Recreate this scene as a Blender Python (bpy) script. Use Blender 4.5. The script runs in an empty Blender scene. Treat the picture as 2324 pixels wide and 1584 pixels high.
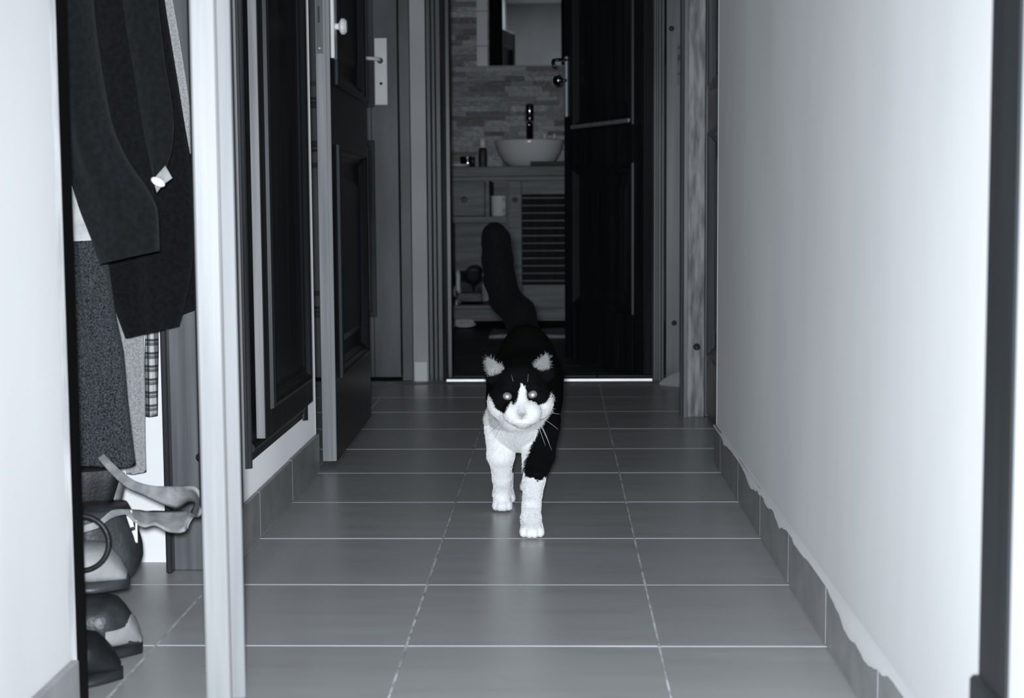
import bpy, bmesh, math, random
import numpy as np
from mathutils import Vector, Matrix, noise
random.seed(7); rng = np.random.default_rng(7)
SC = bpy.context.scene
COL = SC.collection

# ------------------------------------------------------------------ camera
# 55 mm lens on a 36 mm frame, about 0.575 m above the floor, tilted slightly down
F, HCAM = 3550.0, 0.575
CAM_R = np.array([[0.99955225, 0.02915837, -0.00671471],
                  [-0.00399821, -0.09224137, -0.99572865],
                  [-0.0296532, 0.99530966, -0.09208349]])
CAM_C = np.array([0.0, 0.0, HCAM])
cam = bpy.data.cameras.new('camera'); cam_o = bpy.data.objects.new('camera', cam); COL.objects.link(cam_o)
r, dn, fw = CAM_R
cam_o.matrix_world = Matrix(((r[0], -dn[0], -fw[0], 0), (r[1], -dn[1], -fw[1], 0), (r[2], -dn[2], -fw[2], HCAM), (0, 0, 0, 1)))
cam.sensor_width = 36; cam.lens = 36 * F / 2324; cam.clip_start = 0.02
cam.dof.use_dof = True; cam.dof.focus_distance = 2.75; cam.dof.aperture_fstop = 8.5
SC.camera = cam_o
# ------------------------------------------------------------------ world, flash, exposure
W = bpy.data.worlds.new('world'); SC.world = W; W.use_nodes = True
W.node_tree.nodes['Background'].inputs[0].default_value = (0.8, 0.9, 1, 1)
W.node_tree.nodes['Background'].inputs[1].default_value = 0.004
def lamp(name, kind, loc, power, color=(1, 1, 1), aim=None, **kw):
    l = bpy.data.lights.new(name, kind); o = bpy.data.objects.new(name, l); COL.objects.link(o)
    o.location = loc; l.energy = power; l.color = color
    if aim is not None:
        o.rotation_euler = (Vector(aim) - Vector(loc)).to_track_quat('-Z', 'Y').to_euler()
    for k, v in kw.items(): setattr(l, k, v)
    return o
FLASH_TINT = (0.865, 0.93, 1.0)
lamp('camera_flash', 'SPOT', (-0.013, 0.02, 0.598), 310, FLASH_TINT, aim=(-0.05, 3.0, 0.30),
     shadow_soft_size=0.022, spot_size=math.radians(88), spot_blend=1.0)
lamp('unseen_fill', 'AREA', (-0.1, -0.3, 2.70), 9.0, (0.85, 0.92, 1), aim=(-0.1, -0.3, 0), size=0.25)  # unseen fill light, added to lift the walls and the mirror view
SC.view_settings.view_transform = 'Standard'; SC.view_settings.look = 'None'
SC.view_settings.exposure = 0.0; SC.view_settings.gamma = 1.0; SC.view_settings.use_curve_mapping = False
SC.cycles.use_denoising = True
SC.cycles.sample_clamp_indirect = 3.0

# ------------------------------------------------------------------ helpers
WORLD_LOC = {}
def wl(o): return Vector(WORLD_LOC.get(o.name, (0, 0, 0)))
def tag(o, label=None, cat=None, group=None, kind=None):
    if label: o['label'] = label
    if cat: o['category'] = cat
    if group: o['group'] = group
    if kind: o['kind'] = kind
    return o
def empty(name, loc, label=None, cat=None, group=None, kind=None):
    o = bpy.data.objects.new(name, None); COL.objects.link(o); o.location = loc; o.empty_display_size = 0.05
    WORLD_LOC[o.name] = tuple(loc)
    return tag(o, label, cat, group, kind)
def mesh_obj(name, verts, faces, mat, parent=None, smooth=False, base=None):
    """verts in world space; the object origin goes to its parent's base, or to its own base if it stands alone"""
    v = np.asarray(verts, float).reshape(-1, 3)
    if base is None:
        if parent is not None: base = wl(parent)
        else: base = ((v[:, 0].min() + v[:, 0].max()) / 2, (v[:, 1].min() + v[:, 1].max()) / 2, v[:, 2].min())
    base = np.array(base, float)
    me = bpy.data.meshes.new(name)
    me.from_pydata((v - base).tolist(), [], [list(map(int, f)) for f in faces])
    me.validate(); me.update()
    if smooth: me.polygons.foreach_set('use_smooth', [True] * len(me.polygons))
    if mat: me.materials.append(mat)
    o = bpy.data.objects.new(name, me); COL.objects.link(o)
    if parent is not None:
        o.parent = parent; o.location = base - np.array(wl(parent))
    else: o.location = base
    WORLD_LOC[o.name] = tuple(base)
    return o
def bm_obj(name, bm, mat, parent=None, smooth=False, base=None):
    bmesh.ops.recalc_face_normals(bm, faces=bm.faces)
    bm.verts.index_update()
    v = [tuple(x.co) for x in bm.verts]; f = [[y.index for y in x.verts] for x in bm.faces]; bm.free()
    return mesh_obj(name, v, f, mat, parent, smooth, base)
def bm_box(x0, x1, y0, y1, z0, z1, bevel=0.0, seg=1):
    bm = bmesh.new(); bmesh.ops.create_cube(bm, size=1)
    bmesh.ops.scale(bm, vec=(abs(x1 - x0), abs(y1 - y0), abs(z1 - z0)), verts=bm.verts)
    bmesh.ops.translate(bm, vec=((x0 + x1) / 2, (y0 + y1) / 2, (z0 + z1) / 2), verts=bm.verts)
    if bevel: bmesh.ops.bevel(bm, geom=list(bm.edges), offset=bevel, segments=seg, affect='EDGES', profile=0.5)
    return bm
def box(name, x0, x1, y0, y1, z0, z1, mat, parent=None, bevel=0.0, seg=1):
    return bm_obj(name, bm_box(x0, x1, y0, y1, z0, z1, bevel, seg), mat, parent)
def struct(o, label, cat): return tag(o, label, cat, kind='structure')
def at(px, py, Y):
    """point of the place at corridor depth Y seen in that direction"""
    v = CAM_R.T @ np.array([(px - 1162) / F, (py - 792) / F, 1.0])
    return CAM_C + v * (Y / v[1])
def tube(name, pts, rad, mat, parent=None, n=10, caps=True):
    pts = [Vector(p) for p in pts]; rad = rad if hasattr(rad, '__len__') else [rad] * len(pts)
    V, Fc = [], []
    up = Vector((0, 0, 1))
    prev = None
    for i, p in enumerate(pts):
        d = (pts[min(i + 1, len(pts) - 1)] - pts[max(i - 1, 0)]).normalized()
        if prev is None:
            a = d.cross(up if abs(d.dot(up)) < .95 else Vector((1, 0, 0))).normalized()
        else: a = (prev - d * prev.dot(d)).normalized()
        prev = a; b = d.cross(a)
        for k in range(n):
            t = 2 * math.pi * k / n
            V.append(p + (a * math.cos(t) + b * math.sin(t)) * rad[i])
    for i in range(len(pts) - 1):
        for k in range(n):
            k2 = (k + 1) % n
            Fc.append((i * n + k, i * n + k2, (i + 1) * n + k2, (i + 1) * n + k))
    if caps: Fc += [list(range(n))[::-1], [(len(pts) - 1) * n + k for k in range(n)]]
    return mesh_obj(name, [tuple(v) for v in V], Fc, mat, parent, True)
def lathe(name, c, prof, mat, parent=None, n=32, axis='z', smooth=True):
    V, Fc = [], []
    for (rr, hh) in prof:
        for k in range(n):
            t = 2 * math.pi * k / n; a, b = rr * math.cos(t), rr * math.sin(t)
            V.append({'z': (c[0] + a, c[1] + b, c[2] + hh), 'x': (c[0] + hh, c[1] + a, c[2] + b), 'y': (c[0] + a, c[1] + hh, c[2] + b)}[axis])
    m = len(prof)
    for i in range(m - 1):
        for k in range(n):
            k2 = (k + 1) % n; Fc.append((i * n + k, i * n + k2, (i + 1) * n + k2, (i + 1) * n + k))
    Fc += [list(range(n))[::-1], [(m - 1) * n + k for k in range(n)]]
    o = mesh_obj(name, V, Fc, mat, parent, smooth)
    bm = bmesh.new(); bm.from_mesh(o.data); bmesh.ops.recalc_face_normals(bm, faces=bm.faces); bm.to_mesh(o.data); bm.free()
    return o

# ------------------------------------------------------------------ materials
def nodes(name):
    m = bpy.data.materials.new(name); m.use_nodes = True
    nt = m.node_tree; return m, nt, nt.nodes['Principled BSDF']
def g3(v):
    """cool grey: the darker the tone the bluer, as on this film stock"""
    t = min(1, v / .32); return (v * (.84 + .16 * t), v * (.915 + .085 * t), v, 1)
def noise_mat(name, lo, hi, scale=(10, 10, 10), detail=4, rough=0.5, spec=0.5, bump=0.0, bump_scale=None, coat=0.0,
              rand=0.0, metal=0.0, sheen=0.0, rough_noise=0.0, dr=0.0, contrast=(0.35, 0.65), coat_rough=0.15):
    m, nt, b = nodes(name); L = nt.links
    tc = nt.nodes.new('ShaderNodeTexCoord'); mp = nt.nodes.new('ShaderNodeMapping'); L.new(tc.outputs['Object'], mp.inputs['Vector'])
    mp.inputs['Scale'].default_value = scale
    nz = nt.nodes.new('ShaderNodeTexNoise'); nz.inputs['Scale'].default_value = 1; nz.inputs['Detail'].default_value = detail
    L.new(mp.outputs[0], nz.inputs['Vector'])
    rp = nt.nodes.new('ShaderNodeValToRGB'); rp.color_ramp.elements[0].position, rp.color_ramp.elements[1].position = contrast
    rp.color_ramp.elements[0].color, rp.color_ramp.elements[1].color = g3(lo), g3(hi)
    L.new(nz.outputs['Fac'], rp.inputs['Fac'])
    out = rp.outputs[0]
    if rand:
        oi = nt.nodes.new('ShaderNodeObjectInfo')
        ad = nt.nodes.new('ShaderNodeVectorMath'); ad.operation = 'MULTIPLY_ADD'
        L.new(oi.outputs['Random'], ad.inputs[0]); ad.inputs[1].default_value = (37, 51, 23)
        L.new(tc.outputs['Object'], ad.inputs[2]); L.new(ad.outputs[0], mp.inputs['Vector'])
        mr = nt.nodes.new('ShaderNodeMapRange'); L.new(oi.outputs['Random'], mr.inputs[0])
        mr.inputs[3].default_value = 1 - rand; mr.inputs[4].default_value = 1 + rand
        mx = nt.nodes.new('ShaderNodeVectorMath'); mx.operation = 'SCALE'
        L.new(out, mx.inputs[0]); L.new(mr.outputs[0], mx.inputs['Scale']); out = mx.outputs[0]
    L.new(out, b.inputs['Base Color'])
    b.inputs['Roughness'].default_value = rough; b.inputs['Specular IOR Level'].default_value = spec
    b.inputs['Coat Weight'].default_value = coat; b.inputs['Coat Roughness'].default_value = coat_rough
    b.inputs['Diffuse Roughness'].default_value = dr; b.inputs['Metallic'].default_value = metal; b.inputs['Sheen Weight'].default_value = sheen
    if rough_noise:
        mr2 = nt.nodes.new('ShaderNodeMapRange'); L.new(nz.outputs['Fac'], mr2.inputs[0])
        mr2.inputs[3].default_value = rough - rough_noise; mr2.inputs[4].default_value = rough + rough_noise
        L.new(mr2.outputs[0], b.inputs['Roughness'])
    if bump:
        n2 = nz
        if bump_scale:
            n2 = nt.nodes.new('ShaderNodeTexNoise'); n2.inputs['Scale'].default_value = bump_scale; n2.inputs['Detail'].default_value = 5
            L.new(tc.outputs['Object'], n2.inputs['Vector'])
        bp = nt.nodes.new('ShaderNodeBump'); bp.inputs['Strength'].default_value = bump; bp.inputs['Distance'].default_value = 0.002
        L.new(n2.outputs['Fac'], bp.inputs['Height']); L.new(bp.outputs[0], b.inputs['Normal'])
    return m
M = {}
M['plaster'] = noise_mat('white_plaster', .78, .84, (3, 3, 3), rough=.85, spec=.2, bump=.12, bump_scale=90, dr=0.7)
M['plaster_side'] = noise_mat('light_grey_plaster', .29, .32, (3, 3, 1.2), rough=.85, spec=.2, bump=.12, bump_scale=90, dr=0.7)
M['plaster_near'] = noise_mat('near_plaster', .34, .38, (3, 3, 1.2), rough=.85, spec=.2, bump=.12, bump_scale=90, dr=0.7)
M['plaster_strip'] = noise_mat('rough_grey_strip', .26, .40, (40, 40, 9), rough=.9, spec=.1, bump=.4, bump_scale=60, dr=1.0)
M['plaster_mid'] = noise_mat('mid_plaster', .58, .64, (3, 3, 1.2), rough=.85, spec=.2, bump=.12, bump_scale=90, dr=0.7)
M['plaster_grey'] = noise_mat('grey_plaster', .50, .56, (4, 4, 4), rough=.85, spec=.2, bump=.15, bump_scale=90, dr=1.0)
M['tile'] = noise_mat('floor_tile', .36, .415, (4, 26, 20), contrast=(.25, .78), detail=6, rough=.30, spec=.45, rand=.06, rough_noise=.08, bump=.04)
M['base_tile'] = noise_mat('baseboard_tile', .30, .37, (10, 18, 18), detail=5, rough=.4, spec=.4, rand=.05)
M['grout'] = noise_mat('grout', .30, .72, (16, 30, 30), rough=.9, spec=.1)
M['wood_edge'] = noise_mat('worn_wood_edge', .17, .28, (60, 60, 2.2), detail=7, rough=.45, spec=.4, bump=.15)
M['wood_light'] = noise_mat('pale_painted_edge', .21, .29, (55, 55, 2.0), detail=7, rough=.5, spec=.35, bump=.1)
M['wood_lip'] = noise_mat('pale_painted_lip', .17, .23, (55, 55, 2.0), detail=7, rough=.5, spec=.3, bump=.1)
M['wood_frame'] = noise_mat('stained_frame_wood', .075, .14, (45, 45, 2.0), detail=7, rough=.38, spec=.45, bump=.12)
M['wood_deep'] = noise_mat('deep_stained_wood', .028, .055, (45, 45, 2.0), detail=7, rough=.38, spec=.4, bump=.12)
M['wood_worn'] = noise_mat('worn_frame_wood', .10, .34, (70, 70, 11), detail=8, rough=.5, spec=.35, bump=.2)
M['wood_dark'] = noise_mat('dark_varnished_wood', .015, .029, (40, 40, 1.8), detail=6, rough=.33, spec=.45, bump=.08)
M['wood_door'] = noise_mat('brown_door_wood', .040, .105, (9, 9, 2.2), detail=6, rough=.4, spec=.4, bump=.1)
M['wood_vanity'] = noise_mat('vanity_wood', .13, .23, (4, 30, 45), detail=6, rough=.5, spec=.35, bump=.1)
M['stone'] = noise_mat('stone_cladding', .25, .58, (9, 9, 9), detail=6, rough=.8, spec=.25, rand=.42, dr=.8, bump=.5, bump_scale=60)
M['metal'] = noise_mat('brushed_metal', .60, .72, (40, 40, 40), rough=.45, metal=.55, spec=.5)
M['shaded_jamb'] = noise_mat('shaded_jamb', .005, .009, (30, 30, 3), rough=.7, spec=.08)  # jamb wood with its shade put into the near-black colour
M['slat_gap_shade'] = noise_mat('painted_gap_shade', .020, .034, (30, 30, 3), rough=.8, spec=.08)  # shade between the louvre slats, painted as a dark tone
M['alu'] = noise_mat('bright_aluminium', .82, .90, (9, 4, 4), rough=.52, metal=1.0)
M['dull_metal'] = noise_mat('dull_metal', .13, .18, (40, 40, 40), rough=.6)
M['chrome'] = noise_mat('dark_chrome', .30, .36, (20, 20, 20), rough=.12, metal=1.0)
M['black_metal'] = noise_mat('black_metal', .03, .05, (20, 20, 20), rough=.3, spec=.6)
M['white_metal'] = noise_mat('white_enamel', .78, .85, (20, 20, 20), rough=.4)
M['ceramic'] = noise_mat('white_ceramic', .80, .86, (5, 5, 5), rough=.18, spec=.5)
M['black_cloth'] = noise_mat('black_wool', .006, .010, (160, 160, 160), rough=.95, spec=.1, sheen=.01, bump=.3, bump_scale=500, dr=1.0)
M['grey_dark_cloth'] = noise_mat('charcoal_cotton', .0095, .014, (120, 120, 120), rough=.95, spec=.1, sheen=.02, bump=.3, bump_scale=500, dr=1.0)
M['tweed'] = noise_mat('charcoal_tweed', .012, .085, (420, 420, 420), detail=3, rough=1, spec=.05, bump=.8, bump_scale=420, dr=1.0)
M['pale_knit'] = noise_mat('pale_knit', .26, .42, (380, 380, 380), detail=3, rough=1, spec=.05, bump=.8, bump_scale=380, dr=1.0)
M['pale_cotton'] = noise_mat('pale_cotton', .45, .55, (60, 60, 60), rough=.95, spec=.1, bump=.3, bump_scale=300, dr=1.0)
M['strap'] = noise_mat('pale_webbing', .20, .32, (50, 50, 50), rough=.8, spec=.2, bump=.3, bump_scale=300)
M['leather'] = noise_mat('dark_leather', .030, .055, (30, 30, 30), rough=.45, spec=.5, bump=.3, bump_scale=220)
M['black_leather'] = noise_mat('black_leather', .010, .018, (30, 30, 30), rough=.5, spec=.4, bump=.3, bump_scale=220)
M['pale_leather'] = noise_mat('pale_leather', .26, .36, (30, 30, 30), rough=.6, spec=.3, bump=.2, bump_scale=220)
M['bath_floor'] = noise_mat('dark_bath_floor', .05, .08, (8, 8, 8), rough=.5, spec=.4)
M['rubber'] = noise_mat('black_rubber', .015, .025, (30, 30, 30), rough=.6)
M['bath_tile'] = noise_mat('white_wall_tile', .70, .76, (5, 5, 5), rough=.25)
m, nt, b = nodes('mirror_glass'); b.inputs['Metallic'].default_value = 1; b.inputs['Roughness'].default_value = .01
b.inputs['Base Color'].default_value = (.86, .88, .88, 1); M['mirror'] = m
m, nt, b = nodes('clear_glass'); b.inputs['Transmission Weight'].default_value = 1; b.inputs['Roughness'].default_value = .03
b.inputs['Base Color'].default_value = (.9, .93, .93, 1); M['glass'] = m
# checked shirt cloth: two sets of dark bands
m, nt, b = nodes('checked_cotton'); L = nt.links
tc = nt.nodes.new('ShaderNodeTexCoord'); sx = nt.nodes.new('ShaderNodeSeparateXYZ'); L.new(tc.outputs['Object'], sx.inputs[0])
def band(axis, freq):
    w = nt.nodes.new('ShaderNodeMath'); w.operation = 'MULTIPLY'; L.new(sx.outputs[axis], w.inputs[0]); w.inputs[1].default_value = freq
    f = nt.nodes.new('ShaderNodeMath'); f.operation = 'FRACT'; L.new(w.outputs[0], f.inputs[0])
    rp = nt.nodes.new('ShaderNodeValToRGB'); rp.color_ramp.interpolation = 'CONSTANT'
    e = rp.color_ramp.elements; e[0].position = 0; e[0].color = g3(.75); e[1].position = .38; e[1].color = g3(.22)
    for p, v in ((.62, .5), (.72, .12), (.90, .75)):
        x = e.new(p); x.color = g3(v)
    L.new(f.outputs[0], rp.inputs[0]); return rp
ba, bb_ = band('X', 55), band('Z', 48)
mx = nt.nodes.new('ShaderNodeMix'); mx.data_type = 'RGBA'; mx.blend_type = 'MULTIPLY'; mx.inputs[0].default_value = 1
L.new(ba.outputs[0], mx.inputs[6]); L.new(bb_.outputs[0], mx.inputs[7]); L.new(mx.outputs[2], b.inputs['Base Color']); b.inputs['Roughness'].default_value = .95
M['checked'] = m

# ------------------------------------------------------------------ the place: walls, floor, ceiling
XR, XL = 0.352, -0.527           # corridor wall faces
XRB, XLB = 0.345, -0.518         # baseboard faces
CEIL = 2.72
def ext(o, label, cat='wall'): return struct(o, label, cat)
fl = box('floor', -2.0, 2.0, -1.6, 5.10, -0.12, -0.0012, M['grout'])
ext(fl, 'corridor floor of square grey tiles with pale joints', 'floor')
P = 0.331
bm = bm_box(-(P - .0026) / 2, (P - .0026) / 2, -(P - .0042) / 2, (P - .0042) / 2, -0.008, 0, .0012, 1)
t0 = bm_obj('tile', bm, M['tile'], fl, base=(0, 0, 0))
t0_base = wl(fl)
first = True
for j in range(-11, 10):
    for i in range(-4, 5):
        cx_, cy_ = -0.201 + P * (i + .5), 1.999 + P * (j + .5)
        if cx_ < -1.3 or cx_ > 1.1 or cy_ < -1.5 or cy_ > 5.10: continue
        t = t0 if first else t0.copy()
        if not first: COL.objects.link(t); t.parent = fl
        first = False
        t.location = Vector((cx_, cy_, random.uniform(-.0002, .0002))) - t0_base
        t.rotation_euler = (random.uniform(-.0012, .0012), random.uniform(-.0012, .0012), random.uniform(-.001, .001))
ce = ext(box('ceiling', -2.2, 2.2, -1.7, 8.0, CEIL, CEIL + .1, M['plaster']), 'plain white ceiling over the corridor', 'ceiling')
ext(box('wall_back', -2.1, 2.1, -1.7, -1.6, 0, CEIL, M['plaster_grey']), 'end wall of the corridor facing the bathroom', 'wall')
# left side, from the viewer on: near wall, closet, wall with cupboard, doorway
wn = ext(box('wall_left', -0.66, -0.535, -1.6, 1.662, 0, CEIL, M['plaster_near'], bevel=.004), 'white near wall on the left ending at the closet post', 'wall')
ext(box('wall_left', -1.30, -1.20, 1.55, 2.60, 0, CEIL, M['plaster']), 'closet side wall behind the hanging clothes', 'wall')
ext(box('wall_left', -1.20, -0.66, 1.52, 1.64, 0, CEIL, M['plaster']), 'near closet partition behind the left post', 'wall')
ext(box('wall_left', -1.20, -0.60, 2.48, 2.60, 0, CEIL, M['plaster']), 'white far wall inside the closet beyond the clothes', 'wall')
ext(box('wall_left', -0.70, XL, 2.50, 3.345, 0, CEIL, M['plaster_mid'], bevel=.003), 'white wall strip around the small raised cupboard', 'wall')
ext(box('wall_left', -0.62, -0.535, 1.662, 2.50, 2.12, CEIL, M['plaster']), 'wall above the closet opening', 'wall')
ext(box('wall_left', -0.70, XL, 3.345, 4.20, 2.10, CEIL, M['plaster']), 'wall above the open left doorway', 'wall')
ext(box('wall_left', -1.60, -1.45, 2.60, 5.2, 0, CEIL, M['plaster_grey']), 'hidden side wall of the left recess', 'wall')
# right side
ext(box('wall_right', XR, .50, 1.262, 3.465, 0, CEIL, M['plaster_side'], bevel=.003), 'long light grey wall on the right of the cat', 'wall')
ext(box('wall_right', .3405, .50, -1.6, 1.171, 0, CEIL, M['plaster_side'], bevel=.003), 'strip of light wall nearest the viewer on the right', 'wall')
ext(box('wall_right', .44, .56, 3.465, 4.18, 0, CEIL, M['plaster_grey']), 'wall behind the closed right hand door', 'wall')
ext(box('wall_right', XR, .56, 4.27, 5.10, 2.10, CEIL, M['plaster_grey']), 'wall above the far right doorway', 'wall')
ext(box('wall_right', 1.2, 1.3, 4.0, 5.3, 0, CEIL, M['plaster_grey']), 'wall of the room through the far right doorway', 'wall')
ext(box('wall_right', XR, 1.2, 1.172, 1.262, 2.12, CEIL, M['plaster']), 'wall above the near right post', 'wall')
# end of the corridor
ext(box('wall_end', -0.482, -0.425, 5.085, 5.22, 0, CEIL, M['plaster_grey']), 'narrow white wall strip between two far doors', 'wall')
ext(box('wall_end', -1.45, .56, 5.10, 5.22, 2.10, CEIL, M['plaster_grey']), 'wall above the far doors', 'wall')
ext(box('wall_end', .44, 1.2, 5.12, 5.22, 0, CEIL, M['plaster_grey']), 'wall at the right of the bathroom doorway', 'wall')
# ------------------------------------------------------------------ baseboards: rows of cut tiles
def baseboard(name, label, axis_x, y0, y1, side, htop):
    """side +1: on the right wall, its face towards -X"""
    root = empty(name, (axis_x, (y0 + y1) / 2, 0)); struct(root, label, 'baseboard')
    th = .009
    ys = [1.999 + P * k for k in range(-12, 10)]
    cuts = [y0] + [y for y in ys if y0 + .03 < y < y1 - .03] + [y1]
    for a, b2 in zip(cuts[:-1], cuts[1:]):
        box('tile', axis_x, axis_x + side * th, a + .0009, b2 - .0009, .002, htop + random.uniform(-.002, .002), M['base_tile'], root, bevel=.0012)
    box('grout_bed', axis_x + side * .002, axis_x + side * (th + .004), y0, y1, 0, htop - .004, M['grout'], root)
    return root
br = baseboard('baseboard_right', 'grey tile baseboard along the right wall', XRB, 1.262, 3.462, 1, .083)
bl = baseboard('baseboard_left', 'grey tile baseboard under the small raised cupboard', XLB, 2.505, 3.343, -1, .083)
bn = baseboard('baseboard_left', 'grey tile baseboard on the near left wall', -0.526, -1.0, 1.660, -1, .080)
# ragged plaster lapping over the tile tops
def lap(parent, xw, side, y0, y1, z_mid, seed, big, mat):
    n = int((y1 - y0) / .010); V = []; Fc = []
    for i in range(n + 1):
        y = y0 + (y1 - y0) * i / n
        w = max(0, noise.noise((y * 3.1, seed, 0)) * 1.1 + .35 * noise.noise((y * 11, seed, 3)) + .12 * noise.noise((y * 40, seed, 5)) + .12)
        lo = z_mid - big * w; out = .0082 + .0012 * min(1, w * 3)
        V += [(xw - side * out, y, lo), (xw - side * (out + .0006), y, lo + .002), (xw - side * (out - .0008), y, z_mid + .0028), (xw + side * .001, y, z_mid + .0045)]
    for i in range(n):
        for k in range(3): Fc.append((i * 4 + k, i * 4 + k + 1, i * 4 + k + 5, i * 4 + k + 4))
    return mesh_obj('plaster_edge', V, Fc, mat, parent, True)
lap(br, XR, 1, 1.27, 3.46, .081, 4, .030, M['plaster_side'])
# ------------------------------------------------------------------ bathroom shell
bf = box('floor', -1.6, 1.4, 5.10, 7.9, -.12, -.004, M['bath_floor']); struct(bf, 'dark bathroom floor beyond the metal threshold', 'floor')
for i in range(-3, 4):
    for j in range(0, 8):
        box('tile', -.2 + .33 * i + .002, -.2 + .33 * (i + 1) - .002, 5.24 + .33 * j + .002, 5.24 + .33 * (j + 1) - .002, -.008, -.001, M['bath_floor'], bf, bevel=.001)
wb = box('wall_bathroom', -1.5, 1.2, 7.76, 7.9, 0, CEIL, M['plaster_grey']); struct(wb, 'bathroom back wall clad with narrow stone tiles', 'wall')
# stone cladding: every piece its own, in courses of 25 mm
ub = bm_box(-.5, .5, -.5, .5, -.5, .5, .03, 1)
b0 = bm_obj('stone_tile', ub, M['stone'], wb, base=(0, 0, 0)); b0base = wl(wb)
first = True; z = .735; nst = 0
while z < 1.74:
    hh = random.choice((.022, .025, .025, .028)); x = -.74 - random.random() * .1
    while x < .14:
        w = random.choice((.07, .10, .14, .18, .24))
        t = b0 if first else b0.copy()
        if not first: COL.objects.link(t); t.parent = wb
        first = False; nst += 1
        d = random.uniform(.010, .026)
        t.scale = (w - .002, d, hh - .0015); t.location = Vector((x + w / 2, 7.76 - d / 2, z + hh / 2)) - b0base
        x += w
    z += hh
ext(box('wall_bathroom', -1.6, -1.5, 5.22, 7.9, 0, CEIL, M['plaster_grey']), 'bathroom side wall on the left', 'wall')
ext(box('wall_bathroom', 1.2, 1.3, 5.22, 7.9, 0, CEIL, M['plaster_grey']), 'bathroom side wall on the right', 'wall')
wt = box('wall_bathroom', -1.5, -.462, 5.225, 5.26, 0, CEIL, M['plaster_grey']); struct(wt, 'tiled bathroom wall seen in the mirror beside the door', 'wall')
for k in range(12):
    for q in range(3):
        box('tile', -.466 - .2 * (q + 1) + .001, -.466 - .2 * q - .001, 5.258, 5.266, .22 * k + .001, .22 * (k + 1) - .001, M['bath_tile'], wt, bevel=.001)
ext(box('wall_bathroom', .40, 1.2, 5.225, 5.26, 0, CEIL, M['bath_tile']), 'bathroom wall behind the open bathroom door', 'wall')

# ------------------------------------------------------------------ doors
def frame_ring(tr, u0, u1, z0, z1, prof):
    V, Fc = [], []
    for (ins, v) in prof:
        V += [tr(u0 + ins, v, z0 + ins), tr(u1 - ins, v, z0 + ins), tr(u1 - ins, v, z1 - ins), tr(u0 + ins, v, z1 - ins)]
    for i in range(len(prof) - 1):
        for k in range(4):
            k2 = (k + 1) % 4; Fc.append((i * 4 + k, i * 4 + k2, (i + 1) * 4 + k2, (i + 1) * 4 + k))
    return V, Fc
def tbox(name, tr, u0, u1, v0, v1, z0, z1, mat, parent, bevel=.0015):
    bm = bm_box(u0, u1, v0, v1, z0, z1, bevel)
    for v in bm.verts: v.co = tr(*v.co)
    return bm_obj(name, bm, mat, parent)
def make_door(name, label, hinge, direc, w, z0, z1, t, panels, stile, mat, edge_mat=None, sides=(1, -1), mould_mat=None, raised=True):
    """leaf from the hinge along direc; face side +1 is on the left hand of direc"""
    d = Vector((direc[0], direc[1], 0)).normalized(); nrm = Vector((-d.y, d.x, 0)); H = Vector((hinge[0], hinge[1], 0))
    def tr(u, v, z): return H + d * u + nrm * v + Vector((0, 0, z))
    c = tr(w / 2, 0, z0)
    root = empty(name, c); struct(root, label, 'door')
    tbox('stile', tr, 0, stile, -t / 2, t / 2, z0, z1, mat, root)
    tbox('stile', tr, w - stile, w - .003, -t / 2, t / 2, z0, z1, mat, root)
    if edge_mat: tbox('lock_edge', tr, w - .004, w, -t / 2 + .001, t / 2 - .001, z0 + .001, z1 - .001, edge_mat, root, .0008)
    cuts = [z0] + [q for p in panels for q in p] + [z1]
    for a, b2 in zip(cuts[0::2], cuts[1::2]):
        tbox('rail', tr, stile + .0004, w - stile - .0004, -t / 2, t / 2, a, b2, mat, root, .001)
    for (a, b2) in panels:
        tbox('panel', tr, stile, w - stile, -t * .18, t * .18, a, b2, mat, root, 0)
        for s in sides:
            h_ = t / 2
            prof = [(-.010, h_), (-.008, h_ + .006), (-.001, h_ + .009), (.006, h_ + .006), (.012, h_ - .001), (.016, h_ - .001), (.024, t * .18 + .002), (.026, t * .18)]
            V, Fc = frame_ring(tr, stile, w - stile, a, b2, [(i, s * v) for i, v in prof])
            o = mesh_obj('moulding', V, Fc if s > 0 else [f[::-1] for f in Fc], mould_mat or mat, root)
            if raised:
                q = .06; hp = t * .18
                V, Fc = frame_ring(tr, stile + q, w - stile - q, a + q, b2 - q, [(0, s * hp), (.018, s * (hp + .007)), (.02, s * (hp + .007))])
                n_ = len(V); Fc.append((n_ - 4, n_ - 3, n_ - 2, n_ - 1))
                mesh_obj('raised_field', V, Fc if s > 0 else [f[::-1] for f in Fc], mat, root)
    return root, tr
# door_1: the closet door, ajar, seen edge on in the foreground
dv = Vector((-.385, 1.75, 0)).normalized(); wd = .69
fe = Vector((-.385, 1.752, 0)); hg = fe + dv * wd
d1, tr1 = make_door('door_1', 'ajar closet door seen edge on as a pale upright bar', hg, -dv, wd, .006, 2.04, .034, [(.22, .86), (.99, 1.9)], .095, M['wood_dark'], None, raised=False)
# its pale lock edge has a rebate: a thick part and a thinner lip set back
tbox('lock_edge', tr1, wd - .004, wd + .004, -.0225, .0055, .007, 2.039, M['wood_light'], d1, .002)
tbox('rebate_lip', tr1, wd - .008, wd - .001, .0057, .0225, .007, 2.039, M['wood_lip'], d1, .0015)
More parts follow.
